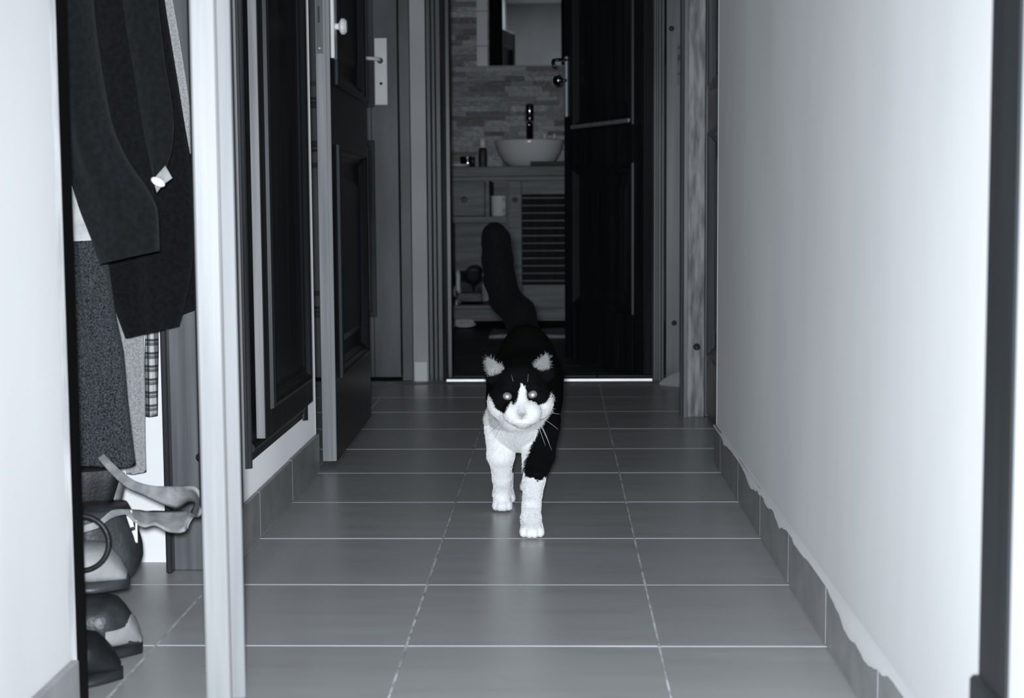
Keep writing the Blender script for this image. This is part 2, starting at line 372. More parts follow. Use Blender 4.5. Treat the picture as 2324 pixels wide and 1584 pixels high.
# posts of the closet opening
ts = box('trim_12', -.62, -.538, 1.6625, 1.692, 0, 2.12, M['plaster_strip'], bevel=.002); struct(ts, 'grey ragged strip between the near left wall and the dark post', 'trim')
t1 = box('trim_1', -.64, -.541, 1.6925, 1.742, 0, 2.12, M['shaded_jamb'], bevel=.005, seg=2); struct(t1, 'dark narrow post between the near left wall and the clothes', 'trim')
t2 = empty('trim_2', (-.58, 2.44, 0)); struct(t2, 'dark wooden closet jamb behind the pale door edge', 'trim')
box('jamb', -.612, -.528, 2.418, 2.50, 0, 2.12, M['wood_frame'], t2, bevel=.003)
box('stop', -.618, -.608, 2.40, 2.48, 0, 2.12, M['wood_dark'], t2, bevel=.002)
lathe('hole', at(455, 1038, 2.417) , [(.0, -.001), (.0075, -.001), (.0075, .0004), (0, .0004)], M['rubber'], t2, 16, 'y')
# door_2: raised cupboard door with a proud leaf
t3 = empty('trim_3', (XL, 2.9, .13)); struct(t3, 'dark moulded frame of the raised cupboard', 'trim')
def moulded_bar(name, p0, p1, out, prof, mat, parent):
    """bar from p0 to p1 with profile (across, out)"""
    p0, p1, out = Vector(p0), Vector(p1), Vector(out); a = (p1 - p0).normalized(); s = a.cross(out)
    n = len(prof); V = [p + s * c + out * h_ for p in (p0, p1) for c, h_ in prof]
    Fc = [(k, (k + 1) % n, n + (k + 1) % n, n + k) for k in range(n)] + [list(range(n))[::-1], list(range(n, 2 * n))]
    o = mesh_obj(name, [tuple(v) for v in V], Fc, mat, parent)
    bm = bmesh.new(); bm.from_mesh(o.data); bmesh.ops.recalc_face_normals(bm, faces=bm.faces); bm.to_mesh(o.data); bm.free(); return o
ARCH = [(-.026, 0), (-.026, .010), (-.022, .012), (-.018, .019), (-.010, .023), (-.003, .020), (.002, .012), (.006, .005), (.026, .004), (.026, 0)]
box('back_board', XL - .004, XL + .0035, 2.606, 3.200, .150, 2.105, M['wood_dark'], t3)
SLIM = [(c * .67, h_ * .45) for c, h_ in ARCH]
moulded_bar('frame_upright', (XL, 2.6025, .135), (XL, 2.6025, 2.12), (1, 0, 0), SLIM, M['wood_deep'], t3)
moulded_bar('frame_upright', (XL, 3.192, .135), (XL, 3.192, 2.12), (1, 0, 0), SLIM, M['wood_dark'], t3)
moulded_bar('frame_rail', (XL, 2.6205, .158), (XL, 3.1655, .158), (1, 0, 0), SLIM, M['wood_dark'], t3)
moulded_bar('frame_rail', (XL, 2.6205, 2.10), (XL, 3.1655, 2.10), (1, 0, 0), SLIM, M['wood_dark'], t3)
d2, tr2 = make_door('door_2', 'dark raised cupboard door on the left wall with tall panel', (-.5065, 3.137), (0, -1), .515, .180, 2.06, .017, [(.235, 1.26), (1.36, 1.99)], .058, M['wood_dark'], M['wood_edge'], sides=(1, -1), raised=False)
# door_3: the dark leaf standing ajar with its lock edge towards the viewer
d3, tr3 = make_door('door_3', 'dark open door leaf with lock edge beside the back door', (-.5165, 4.130), (.0128, -.74), .742, .014, 2.04, .032, [(.20, .70), (.85, 1.90)], .095, M['wood_dark'], M['wood_edge'], mould_mat=M['wood_dark'])
box('edge_strip', -.4965, -.4875, 3.3852, 3.3895, .016, 2.038, M['wood_light'], d3, bevel=.0008)
fp = box('lock_faceplate', -.516, -.502, 3.3866, 3.3885, .90, 1.12, M['wood_frame'], d3, bevel=.0003)
box('latch_slot', -.512, -.508, 3.3855, 3.3875, .965, 1.0, M['rubber'], fp)
lathe('screw', (-.510, 3.3868, .912), [(0, -.0012), (.0032, -.001), (.0036, 0), (0, 0)], M['metal'], fp, 12, 'y')
hp = box('handle_plate', -.4885, -.480, 3.405, 3.447, .892, 1.135, M['white_metal'], d3, bevel=.002)
lathe('thumb_knob', (-.480, 3.426, .961), [(0, 0), (.007, 0), (.007, .007), (.013, .010), (.0175, .013), (.0175, .020), (.012, .025), (0, .025)], M['white_metal'], hp, 14, 'x', smooth=False)
box('jamb', -.60, -.528, 4.135, 4.19, 0, 2.10, M['wood_dark'], d3, bevel=.003)
# chipped plaster corner in front of it
V, Fc = [], []
n = 90
for i in range(n + 1):
    z = .08 + 2.0 * i / n
    w = .006 + .004 * noise.noise((z * 13, 2, 0)) + .003 * noise.noise((z * 41, 5, 0))
    V += [(XL + .0006, 3.345 - w - .006, z), (XL + .0012, 3.3462, z), (XL - .012, 3.3468, z)]
for i in range(n):
    for k in range(2): Fc.append((i * 3 + k, i * 3 + k + 1, i * 3 + k + 4, i * 3 + k + 3))
o = mesh_obj('trim_4', V, Fc, M['plaster'], None); struct(o, 'chipped white plaster corner beside the dark open leaf', 'trim')
# door_4: brown door in the end wall
d4, tr4 = make_door('door_4', 'brown back door with white handle plate at corridor end', (-1.235, 5.115), (1, 0), .722, .012, 2.03, .036, [(.22, .775), (.90, 1.90)], .090, M['wood_door'], None, sides=(-1,))
hp = box('handle_plate', -.589, -.549, 5.094, 5.098, .898, 1.111, M['white_metal'], d4, bevel=.001)
lathe('lever_collar', (-.571, 5.094, 1.039), [(0, 0), (.0095, 0), (.0095, -.010), (0, -.010)], M['black_metal'], hp, 18, 'y')
tube('lever', [(-.571, 5.088, 1.039), (-.571, 5.052, 1.040), (-.576, 5.046, 1.0405), (-.60, 5.043, 1.042), (-.632, 5.043, 1.046)], [.006, .006, .0062, .006, .0052], M['white_metal'], hp)
lathe('keyhole', (-.569, 5.0936, .966), [(0, 0), (.0048, 0), (.0048, -.0008), (0, -.0008)], M['rubber'], hp, 14, 'y')
t5 = empty('trim_5', (-.492, 5.09, 0)); struct(t5, 'dark frame between the brown back door and wall strip', 'trim')
box('jamb', -.511, -.474, 5.078, 5.22, 0, 2.10, M['wood_door'], t5, bevel=.003)
box('jamb', -1.30, -1.236, 5.078, 5.22, 0, 2.10, M['wood_door'], t5, bevel=.003)
box('lintel', -1.235, -.512, 5.08, 5.22, 2.035, 2.10, M['wood_door'], t5, bevel=.003)
be = empty('baseboard_end', (-.453, 5.08, 0)); struct(be, 'short pale tile at the foot of the wall strip', 'baseboard')
box('tile', -.471, -.428, 5.070, 5.086, 0, .066, M['bath_tile'], be, bevel=.002)
# bathroom frame, threshold
t6 = empty('trim_6', (-.03, 5.12, 0)); struct(t6, 'dark wooden frame around the bathroom doorway', 'trim')
ARCH2 = [(-.03, 0), (-.03, .012), (-.022, .018), (-.012, .018), (-.006, .013), (.002, .013), (.008, .019), (.020, .019), (.026, .012), (.03, .010), (.03, 0)]
box('jamb', -.428, -.367, 5.098, 5.235, 0, 2.10, M['wood_deep'], t6, bevel=.003)
moulded_bar('architrave', (-.398, 5.099, .0), (-.398, 5.099, 2.1), (0, -1, 0), ARCH2, M['wood_deep'], t6)
box('stop', -.367, -.352, 5.16, 5.235, 0, 2.10, M['wood_dark'], t6, bevel=.002)
box('jamb', .306, .345, 5.098, 5.235, 0, 2.10, M['wood_door'], t6, bevel=.003)
moulded_bar('architrave', (.322, 5.099, .0), (.322, 5.099, 2.1), (0, -1, 0), [(c * .5, h_ * .8) for c, h_ in ARCH2], M['wood_door'], t6)
box('lintel', -.367, .306, 5.10, 5.235, 2.045, 2.10, M['wood_door'], t6, bevel=.003)
V, Fc = [], []
th_prof = [(5.078, -.001), (5.0788, .006), (5.083, .0075), (5.104, .0065), (5.113, .004), (5.116, -.001)]
for x in (-.366, .305): V += [(x, a, b2) for a, b2 in th_prof]
n = len(th_prof)
for k in range(n): Fc.append((k, (k + 1) % n, n + (k + 1) % n, n + k))
Fc += [list(range(n)), list(range(n, 2 * n))[::-1]]
o = mesh_obj('trim_7', V, Fc, M['alu'], None); struct(o, 'bright metal threshold strip across the bathroom doorway', 'trim')
# door_5: bathroom door, swung inwards
hx, hy = .298, 5.150; fx, fy = .040, 5.765; L5 = math.hypot(fx - hx, fy - hy)
d5, tr5 = make_door('door_5', 'dark bathroom door swung inwards with two panels', (hx, hy), (fx - hx, fy - hy), L5, .012, 2.03, .036, [(.215, .70), (.845, 1.90)], .088, M['wood_dark'], M['wood_dark'])
le = tbox('ledge', tr5, .092, L5 - .092, .019, .033, .842, .856, M['wood_light'], d5, .003); le['label'] = 'pale ledge under the upper panel'  # pale bar added for the bright line along the upper panel's foot
hp = tbox('handle_plate', tr5, L5 - .034, L5 - .018, .018, .0225, .89, 1.105, M['white_metal'], d5, .001)
tube('lever', [tr5(L5 - .03, .02, 1.093), tr5(L5 - .03, .056, 1.093), tr5(L5 - .03, .071, 1.090), tr5(L5 - .034, .074, 1.080), tr5(L5 - .05, .074, 1.066)], [.0065, .0065, .007, .0075, .006], M['chrome'], hp)
lathe('knob', tr5(L5 - .024, .050, 1.020), [(0, -.020), (.012, -.017), (.018, -.008), (.0195, 0), (.018, .008), (.012, .017), (0, .020)], M['chrome'], hp, 20, 'x')
tube('knob_stem', [tr5(L5 - .03, .02, 1.02), tr5(L5 - .026, .040, 1.02)], .007, M['chrome'], hp)
# door_6: closed door in the right wall, set back behind the jamb
d6, tr6 = make_door('door_6', 'dark closed door in the right wall behind the worn jamb', (.412, 3.480), (0, 1), .705, .010, 2.04, .030, [(.175, .755), (.875, 1.90)], .085, M['wood_dark'], None, sides=(1,), mould_mat=M['wood_frame'])
t8 = empty('trim_8', (.37, 4.22, 0)); struct(t8, 'worn wooden jamb with a dark round stud low down', 'trim')
box('jamb', .346, .392, 4.196, 4.262, 0, 2.10, M['wood_worn'], t8, bevel=.002)
box('jamb', .392, .47, 4.200, 4.262, 0, 2.10, M['wood_dark'], t8, bevel=.002)
moulded_bar('architrave', (.346, 4.232, 0), (.346, 4.232, 2.1), (-1, 0, 0), [(c * 1.1, h_ * .9) for c, h_ in ARCH2], M['wood_frame'], t8)
lathe('stud', at(1581, 787, 4.195), [(0, .001), (.0095, .001), (.0095, -.003), (.006, -.008), (0, -.0095)], M['black_metal'], t8, 18, 'y')
t8b = box('trim_8', .353, .44, 3.462, 3.476, 0, 2.10, M['wood_dark'], bevel=.001); struct(t8b, 'dark reveal at the far end of the right wall', 'trim')
V, Fc = [], []
n = 110
for i in range(n + 1):
    z = .085 + 2.0 * i / n; amp = 1.0 if z < .35 else .45
    w = .004 + amp * (.004 * noise.noise((z * 17, 8, 0)) + .003 * noise.noise((z * 47, 1, 0)))
    V += [(XR - .0006, 3.462 - w, z), (XR - .0012, 3.4645, z), (XR - .0012 + .010, 3.4660, z)]
for i in range(n):
    for k in range(2): Fc.append((i * 3 + k, i * 3 + k + 3, i * 3 + k + 4, i * 3 + k + 1))
o = mesh_obj('trim_9', V, Fc, M['plaster'], None); struct(o, 'chipped white plaster corner at the right wall end', 'trim')
# far right doorway jamb with strike plate
t10 = empty('trim_10', (.39, 5.1, 0)); struct(t10, 'far right door jamb with strike plate and two studs', 'trim')
box('jamb', .350, .396, 5.094, 5.12, 0, 2.10, M['wood_frame'], t10, bevel=.002)
box('rebate', .397, .44, 5.102, 5.12, 0, 2.10, M['wood_frame'], t10, bevel=.002)
sp = box('strike_plate', .385, .3945, 5.0915, 5.0942, .955, 1.085, M['dull_metal'], t10, bevel=.0005)
for z0_, z1_ in ((1.03, 1.048), (.985, .992), (1.068, 1.074)): box('strike_hole', .387, .3925, 5.0908, 5.0925, z0_, z1_, M['rubber'], sp)
for px, py in ((1524, 65), (1530, 733)):
    lathe('stud', at(px, py, 5.0935), [(0, .001), (.0085, .001), (.0085, -.003), (.005, -.007), (0, -.008)], M['black_metal'], t10, 16, 'y')
# near right post
M['post'] = noise_mat('dark_painted_post', .028, .038, (30, 30, 3), rough=.5, spec=.3)
t11 = empty('trim_11', (.34, 1.217, 0)); struct(t11, 'dark blurred post on the right nearest the viewer', 'trim')
box('post', .341, .50, 1.175, 1.259, 0, 2.12, M['post'], t11, bevel=.004)
box('plinth', .335, .50, 1.173, 1.262, 0, .19, M['post'], t11, bevel=.003)

# ------------------------------------------------------------------ bathroom furniture
va = empty('washstand', (-.12, 7.45, 0), 'wooden washstand with drawer, open shelf and louvred door under the basin', 'cabinet')
x0, x1, yf, yb = -.53, .30, 7.20, 7.755
box('countertop', x0 - .02, x1 + .02, yf - .02, yb, .702, .748, M['wood_vanity'], va, bevel=.003)
box('apron', x0, x1, yf, yf + .02, .684, .7015, M['wood_vanity'], va, bevel=.001)
box('side_panel', x0, x0 + .022, yf, yb, .095, .684, M['wood_vanity'], va, bevel=.001)
box('side_panel', x1 - .022, x1, yf, yb, .095, .684, M['wood_vanity'], va, bevel=.001)
box('back_panel', x0 + .023, x1 - .023, yb - .012, yb - .002, .095, .684, M['wood_vanity'], va)
box('partition', -.232, -.214, yf + .024, yb - .014, .095, .684, M['wood_vanity'], va, bevel=.001)
box('partition', -.332, -.314, yf + .002, yb - .014, .5205, .684, M['wood_vanity'], va, bevel=.001)
box('shelf', x0 + .023, -.233, yf + .004, yb - .014, .492, .520, M['wood_vanity'], va, bevel=.001)
box('shelf', x0 + .023, -.233, yf + .004, yb - .014, .095, .112, M['wood_vanity'], va, bevel=.001)
box('bottom_rail', x0, x1, yf, yf + .022, .048, .094, M['wood_vanity'], va, bevel=.002)
for lx in (x0, x1 - .05):
    for ly in (yf + .001, yb - .05): box('leg', lx, lx + .05, ly, ly + .045, 0, .0475, M['wood_vanity'], va, bevel=.002)
dr = box('drawer', x0 + .026, -.334, yf - .004, yf + .30, .522, .680, M['wood_vanity'], va, bevel=.003)
lathe('knob', (-.428, yf - .005, .598), [(0, 0), (.006, 0), (.006, -.012), (.014, -.018), (.015, -.026), (0, -.030)], M['wood_vanity'], dr, 18, 'y')
do = empty('door', (.02, yf, .1)); do.parent = va; do.location = Vector((.02, yf, .1)) - wl(va)
box('stile', -.224, -.166, yf - .006, yf + .018, .100, .683, M['wood_vanity'], do, bevel=.002)
box('stile', .216, .274, yf - .006, yf + .018, .100, .683, M['wood_vanity'], do, bevel=.002)
box('rail', -.1655, .2155, yf - .005, yf + .017, .620, .683, M['wood_vanity'], do, bevel=.002)
box('rail', -.1655, .2155, yf - .005, yf + .017, .100, .205, M['wood_vanity'], do, bevel=.002)
for k in range(12):
    zc = .222 + .0345 * k
    bm = bm_box(-.165, .215, -.014, .014, -.003, .003, .001)
    bmesh.ops.rotate(bm, verts=bm.verts, cent=(0, 0, 0), matrix=Matrix.Rotation(math.radians(-9), 3, 'X'))
    bmesh.ops.translate(bm, verts=bm.verts, vec=(0, yf + .006, zc)); bm_obj('slat', bm, M['wood_vanity'], do)
box('slat_gap_shade', -.165, .215, yf + .019, yf + .023, .10, .683, M['slat_gap_shade'], do)  # dark sheet added behind the slats to stand for the shaded gaps
lathe('knob', (-.195, yf - .006, .595), [(0, 0), (.005, 0), (.005, -.010), (.012, -.015), (.013, -.022), (0, -.026)], M['wood_vanity'], do, 18, 'y')
# basin and what stands on the counter
bs = empty('basin', (-.133, 7.42, .748), 'round white vessel basin standing on the wooden counter', 'basin')
prof = [(.075, 0), (.098, .006), (.128, .032), (.150, .070), (.1605, .105), (.1645, .122), (.163, .125), (.158, .124), (.152, .105), (.140, .07), (.115, .035), (.07, .016), (.012, .014)]
lathe('bowl', (-.133, 7.42, .748), prof, M['ceramic'], bs, 64)
lathe('drain', (-.133, 7.42, .762), [(0, .001), (.018, .001), (.02, .003), (.010, .004), (0, .004)], M['chrome'], bs, 20)
tp = empty('tap', (-.135, 7.66, .748), 'tall dark chrome column tap behind the white basin', 'tap')
lathe('column', (-.135, 7.66, .748), [(.026, 0), (.026, .010), (.0185, .014), (.0185, .225), (.0175, .228)], M['chrome'], tp, 28)
lathe('collar', (-.135, 7.66, .976), [(.0175, 0), (.0215, .003), (.0215, .022), (.019, .026)], M['chrome'], tp, 28)
lathe('lever_cap', (-.135, 7.66, 1.003), [(.019, 0), (.021, .004), (.021, .048), (.018, .055), (.004, .057)], M['chrome'], tp, 28)
tube('spout', [(-.135, 7.66, .965), (-.135, 7.60, .968), (-.135, 7.545, .960), (-.135, 7.535, .945)], [.014, .013, .012, .011], M['chrome'], tp, 14)
bo = empty('bottle', (-.352, 7.40, .748), 'tall dark cylinder bottle with pale cap left of the basin', 'bottle')
lathe('body', (-.352, 7.40, .748), [(.0185, 0), (.0205, .004), (.0205, .082), (.017, .090), (.0135, .092)], M['leather'], bo, 24)
lathe('cap', (-.352, 7.40, .8405), [(.0135, 0), (.0148, .001), (.0148, .040), (.012, .043), (.002, .0435)], M['ceramic'], bo, 24)
ti = empty('tin', (-.421, 7.36, .748), 'squat shiny round tin with lid beside the tall bottle', 'tin')
lathe('body', (-.421, 7.36, .748), [(.033, 0), (.035, .002), (.035, .034), (.034, .036)], M['chrome'], ti, 36)
lathe('lid', (-.421, 7.36, .7845), [(.0362, 0), (.0362, .012), (.034, .0145), (.004, .015)], M['chrome'], ti, 36)
sd = empty('soap_dish', (-.447, 7.262, .748), 'small pale soap dish at the left end of the counter', 'dish')
lathe('dish', (-.452, 7.265, .748), [(.030, 0), (.044, .006), (.05, .012), (.047, .012), (.03, .006), (.005, .005)], M['ceramic'], sd, 32)
tr_ = empty('tray', (-.045, 7.235, .748), 'low black tray on the counter in front of the basin', 'tray')
box('base', -.125, .035, 7.205, 7.262, .748, .752, M['rubber'], tr_, bevel=.001)
for a in ((-.125, .035, 7.205, 7.209), (-.125, .035, 7.258, 7.262), (-.125, -.121, 7.2092, 7.2578), (.031, .035, 7.2092, 7.2578)):
    box('rim', *a, .7522, .770, M['rubber'], tr_, bevel=.0008)
gl = empty('tumbler', (-.035, 7.66, .748), 'clear glass tumbler holding brushes behind the basin', 'glass')
lathe('glass', (-.035, 7.66, .748), [(.028, 0), (.030, .003), (.034, .14), (.032, .14), (.028, .006), (.002, .005)], M['glass'], gl, 28)
for k, (dx, dy, tx, ty, mt) in enumerate(((.008, .005, -.052, .01, 'white_metal'), (-.006, 0, -.030, -.01, 'pale_cotton'), (.004, -.008, .022, .004, 'white_metal'))):
    tb = empty('toothbrush', (-.035 + dx, 7.66 + dy, .755), ['white toothbrush leaning left in the tumbler', 'grey toothbrush between two others in the tumbler', 'white toothbrush leaning right in the tumbler'][k], 'toothbrush', 'toothbrushes in the tumbler')
    tip = (-.035 + dx + tx * .7, 7.66 + dy + ty, .915)
    tube('handle', [(-.035 + dx, 7.66 + dy, .755), (-.035 + dx + tx * .4, 7.66 + dy + ty * .5, .84), tip], [.004, .0035, .003], M[mt], tb, 8)
    box('bristles', tip[0] - .004, tip[0] + .004, tip[1] - .012, tip[1] - .002, tip[2] - .022, tip[2] - .001, M['white_metal'], tb, bevel=.001)
mi = empty('mirror', (.1, 7.74, 1.246), 'large plain wall mirror above the basin', 'mirror')
box('glass', -.333, .60, 7.727, 7.733, 1.25, 2.12, M['mirror'], mi)
box('edge_strip', -.337, .604, 7.7262, 7.734, 1.243, 1.2496, M['black_metal'], mi)
box('backing', -.331, .598, 7.7335, 7.755, 1.252, 2.118, M['wood_dark'], mi)
ps = empty('trim_13', (-.365, 7.73, 1.246)); struct(ps, 'narrow upright strip of pale tiles at the left of the mirror', 'trim')
for k in range(6): box('tile', -.392, -.3395, 7.722, 7.735, 1.246 - .068 + .167 * k + (.069 if k == 0 else .001), 1.246 - .068 + .167 * (k + 1) - .0015, M['bath_tile'], ps, bevel=.001)
# open compartment and shelf contents
cu = empty('cup', (-.270, 7.27, .5205), 'white enamel mug in the open niche of the washstand', 'mug')
lathe('body', (-.2735, 7.29, .5205), [(.032, 0), (.035, .003), (.037, .09), (.038, .094), (.0355, .094), (.033, .006), (.003, .004)], M['ceramic'], cu, 32)
tube('handle', [(-.252, 7.256, .598), (-.248, 7.242, .594), (-.246, 7.236, .575), (-.248, 7.242, .555), (-.252, 7.257, .548)], .005, M['ceramic'], cu, 10)
jr = empty('glass_jar', (-.412, 7.33, .112), 'square glass jar of toiletries on the lower washstand shelf', 'jar')
V, Fc = [], []
for ins, zz in ((0, 0), (0, .150), (.006, .152), (.006, .008)):
    a0, a1, c0, c1 = -.478 + ins, -.345 - ins, 7.25 + ins, 7.385 - ins
    V += [(a0, c0, .113 + zz), (a1, c0, .113 + zz), (a1, c1, .113 + zz), (a0, c1, .113 + zz)]
for i in range(3):
    for k in range(4):
        k2 = (k + 1) % 4; Fc.append((i * 4 + k, i * 4 + k2, i * 4 + 4 + k2, i * 4 + 4 + k))
Fc += [(3, 2, 1, 0), (12, 13, 14, 15)]
mesh_obj('glass', V, Fc, M['glass'], jr)
box('contents', -.468, -.355, 7.262, 7.374, .124, .165, M['pale_leather'], jr, bevel=.012, seg=3)
so = empty('folded_cloth', (-.43, 7.5, .112), 'pale rolled cloths stacked behind the glass jar', 'cloth')
for q, (rx, rz, rr) in enumerate(((-.455, .162, .047), (-.355, .160, .046), (-.405, .240, .044))):
    lathe('roll', (rx, 7.44, rz), [(.004, 0), (rr * .5, -.006), (rr * .92, 0), (rr, .02), (rr, .18), (rr * .9, .2), (.004, .2)], M['pale_cotton' if q != 2 else 'leather'], so, 24, 'y')
sl = empty('slipper', (-.43, 7.36, 0), 'pale flat slipper on the floor under the washstand', 'slipper')
def blob(name, c, rad, mat, parent, e=2.4, squash=None):
    bm = bmesh.new(); bmesh.ops.create_uvsphere(bm, u_segments=28, v_segments=16, radius=1)
    for v in bm.verts:
        p = v.co
        if squash: p = squash(p)
        v.co = (c[0] + p[0] * rad[0], c[1] + p[1] * rad[1], c[2] + p[2] * rad[2])
    return bm_obj(name, bm, mat, parent, True)
blob('sole', (-.44, 7.36, .012), (.05, .12, .012), M['pale_cotton'], sl)
blob('upper', (-.44, 7.31, .026), (.045, .065, .024), M['pale_cotton'], sl)
# bath mat, its hem rising in a wave
V, Fc = [], []
nx, ny = 40, 12
for j in range(ny + 1):
    for i in range(nx + 1):
        x = -.30 + .75 * i / nx; y = 6.72 + .40 * j / ny + .012 * math.sin(x * 21) * (j == 0)
        V.append((x, y, .010 + .004 * math.sin(x * 17 + y * 9) + .006 * (j == 0)))
m_ = len(V); V += [(a, b2, -.001) for a, b2, c in V]
for j in range(ny):
    for i in range(nx):
        a = j * (nx + 1) + i; Fc += [(a, a + 1, a + nx + 2, a + nx + 1), (m_ + a + nx + 1, m_ + a + nx + 2, m_ + a + 1, m_ + a)]
for i in range(nx): Fc += [(i + 1, i, m_ + i, m_ + i + 1), (ny * (nx + 1) + i, ny * (nx + 1) + i + 1, m_ + ny * (nx + 1) + i + 1, m_ + ny * (nx + 1) + i)]
for j in range(ny): Fc += [(j * (nx + 1), (j + 1) * (nx + 1), m_ + (j + 1) * (nx + 1), m_ + j * (nx + 1)), ((j + 1) * (nx + 1) + nx, j * (nx + 1) + nx, m_ + j * (nx + 1) + nx, m_ + (j + 1) * (nx + 1) + nx)]
bmt = mesh_obj('bath_mat', V, Fc, M['pale_leather'], None, True)
tag(bmt, 'grey bath mat on the dark bathroom floor behind the cat', 'mat')
# ribbed cloth in the far right doorway
fc_ = empty('floor_cloth', (.40, 4.98, 0), 'pale ribbed cloth lying on the floor in far right doorway', 'cloth')
V, Fc = [], []
na, nr = 44, 10
for j in range(nr + 1):
    for i in range(na + 1):
        t = math.pi * (.30 + 1.35 * i / na); rr = j / nr
        rad = .10 * rr
        hz = .003 + .038 * (1 - rr ** 2.2) + .003 * rr * math.sin(i * 1.55)
        V.append((.425 + rad * math.cos(t) * 1.05, 4.955 - rad * math.sin(t) * .75 + .02, hz))
m_ = len(V); V += [(a, b2, 0) for a, b2, c in V]
for j in range(nr):
    for i in range(na):
        a = j * (na + 1) + i; Fc += [(a, a + 1, a + na + 2, a + na + 1), (m_ + a + na + 1, m_ + a + na + 2, m_ + a + 1, m_ + a)]
for i in range(na): a = nr * (na + 1) + i; Fc.append((a, a + 1, m_ + a + 1, m_ + a))
mesh_obj('cloth', V, Fc, M['pale_knit'], fc_, True)

# ------------------------------------------------------------------ closet: hanging clothes
def loft(name, rows, Y, thick, mat, parent, folds=3, amp=.008, seed=0, nrow=46, ncol=40, hem=.0):
    """closed cloth shape; rows: pairs of left and right points of the outline, top to bottom, all near depth Y"""
    pts = [(at(*l, Y), at(*r_, Y)) for l, r_ in rows]
    ts = np.linspace(0, len(pts) - 1, nrow)
    def interp(k, t):
        i = min(int(t), len(pts) - 2); f = t - i
        p = [pts[max(i - 1, 0)][k], pts[i][k], pts[i + 1][k], pts[min(i + 2, len(pts) - 1)][k]]
        lin = p[1] * (1 - f) + p[2] * f
        cr = .5 * (2 * p[1] + (p[2] - p[0]) * f + (2 * p[0] - 5 * p[1] + 4 * p[2] - p[3]) * f * f + (3 * p[1] - p[0] - 3 * p[2] + p[3]) * f ** 3)
        return .5 * (lin + cr)
    V, Fc = [], []; n = ncol * 2
    for q, t in enumerate(ts):
        A, B = interp(0, t), interp(1, t); w = B - A
        for k in range(n):
            th = 2 * math.pi * k / n
            s = -math.cos(th); front = math.sin(th)
            prof = math.copysign(abs(front) ** .7, front)
            u = .5 + .5 * s
            p = A + w * u
            zz = p[2]
            fold = amp * (math.sin(folds * math.pi * u * 2 + seed + 1.6 * noise.noise((seed, zz * 3.1, 1))) + 1.0 * noise.noise((u * 3 + seed, zz * 6, seed))) * abs(prof)
            dy = -prof * (thick / 2) + fold
            dz = 0
            V.append((p[0] + .0, p[1] + dy, zz + dz))
    for i in range(nrow - 1):
        for k in range(n):
            k2 = (k + 1) % n; Fc.append((i * n + k, (i + 1) * n + k, (i + 1) * n + k2, i * n + k2))
    # turned-in hem at the bottom, closed top
    base = (nrow - 1) * n; c = np.mean(V[base:base + n], axis=0)
    idx = len(V)
    for k in range(n): V.append((V[base + k][0] * .90 + c[0] * .10, V[base + k][1] * .8 + c[1] * .2, V[base + k][2] + .003))
    for k in range(n): V.append((V[base + k][0] * .86 + c[0] * .14, V[base + k][1] * .7 + c[1] * .3, V[base + k][2] + .03))
    for k in range(n):
        k2 = (k + 1) % n
        Fc.append((base + k, idx + k, idx + k2, base + k2)); Fc.append((idx + k, idx + n + k, idx + n + k2, idx + k2))
    Fc.append([idx + n + k for k in range(n)][::-1]); Fc.append(list(range(n)))
    o = mesh_obj(name, V, Fc, mat, parent, True)
    bm = bmesh.new(); bm.from_mesh(o.data); bmesh.ops.recalc_face_normals(bm, faces=bm.faces); bm.to_mesh(o.data); bm.free()
    return o
def base_at(px, py, Y): return tuple(at(px, py, Y))
jk = empty('jacket', base_at(290, 600, 2.05), 'black jacket at front of the closet, sleeve hanging to a plain cuff', 'jacket')
loft('sleeve', [((60, -620), (190, -620)), ((100, -250), (205, -250)), ((118, 0), (208, 0)), ((130, 150), (226, 150)), ((140, 280), (250, 280)), ((152, 360), (284, 360)), ((168, 430), (330, 425)), ((184, 480), (354, 472)), ((208, 540), (358, 528)), ((231, 600), (359, 570))], 2.035, .06, M['grey_dark_cloth'], jk, 1.0, .009, 1.2, nrow=60)
loft('lining', [((182, -620), (300, -620)), ((184, -200), (300, -200)), ((192, 0), (310, 0)), ((206, 200), (340, 200)), ((225, 400), (348, 400)), ((245, 545), (352, 540))], 2.105, .02, M['black_cloth'], jk, 1.4, .004, 2.0)
loft('sleeve', [((200, -620), (300, -620)), ((262, -250), (335, -250)), ((278, 0), (358, 0)), ((300, 140), (374, 140)), ((315, 230), (389, 230)), ((325, 290), (394, 290)), ((335, 340), (389, 340)), ((345, 385), (375, 385)), ((352, 412), (366, 408))], 2.085, .018, M['grey_dark_cloth'], jk, .8, .004, 3.1)
tg = mesh_obj('cuff_tab', *(lambda a: ([a(347, 408, 1.995), a(375, 376, 1.995), a(391, 404, 1.995), a(369, 420, 1.995), a(356, 437, 1.995), a(347, 408, 1.999), a(375, 376, 1.999), a(391, 404, 1.999), a(369, 420, 1.999), a(356, 437, 1.999)],
    [(0, 4, 3, 2, 1), (5, 6, 7, 8, 9)] + [(k, (k + 1) % 5, 5 + (k + 1) % 5, 5 + k) for k in range(5)]))(at), M['strap'], jk)
tg['label'] = 'pale cuff tab with a shiny snap'
sn = lathe('snap', at(360, 413, 1.9935), [(0, 0), (.006, 0), (.0085, -.002), (.0085, -.004), (.006, -.006), (0, -.0062)], M['white_metal'], tg, 18, 'y')
sn.data.transform(Matrix.Translation(at(360, 413, 1.9935) - np.array(wl(tg))) @ Matrix.Rotation(math.radians(28), 4, 'Y') @ Matrix.Diagonal((1.15, 1, .62, 1)) @ Matrix.Translation(-Vector(at(360, 413, 1.9935) - np.array(wl(tg)))))
co = empty('coat', base_at(340, 760, 2.26), 'long black coat behind the front jacket, hem above the bag strap', 'coat')
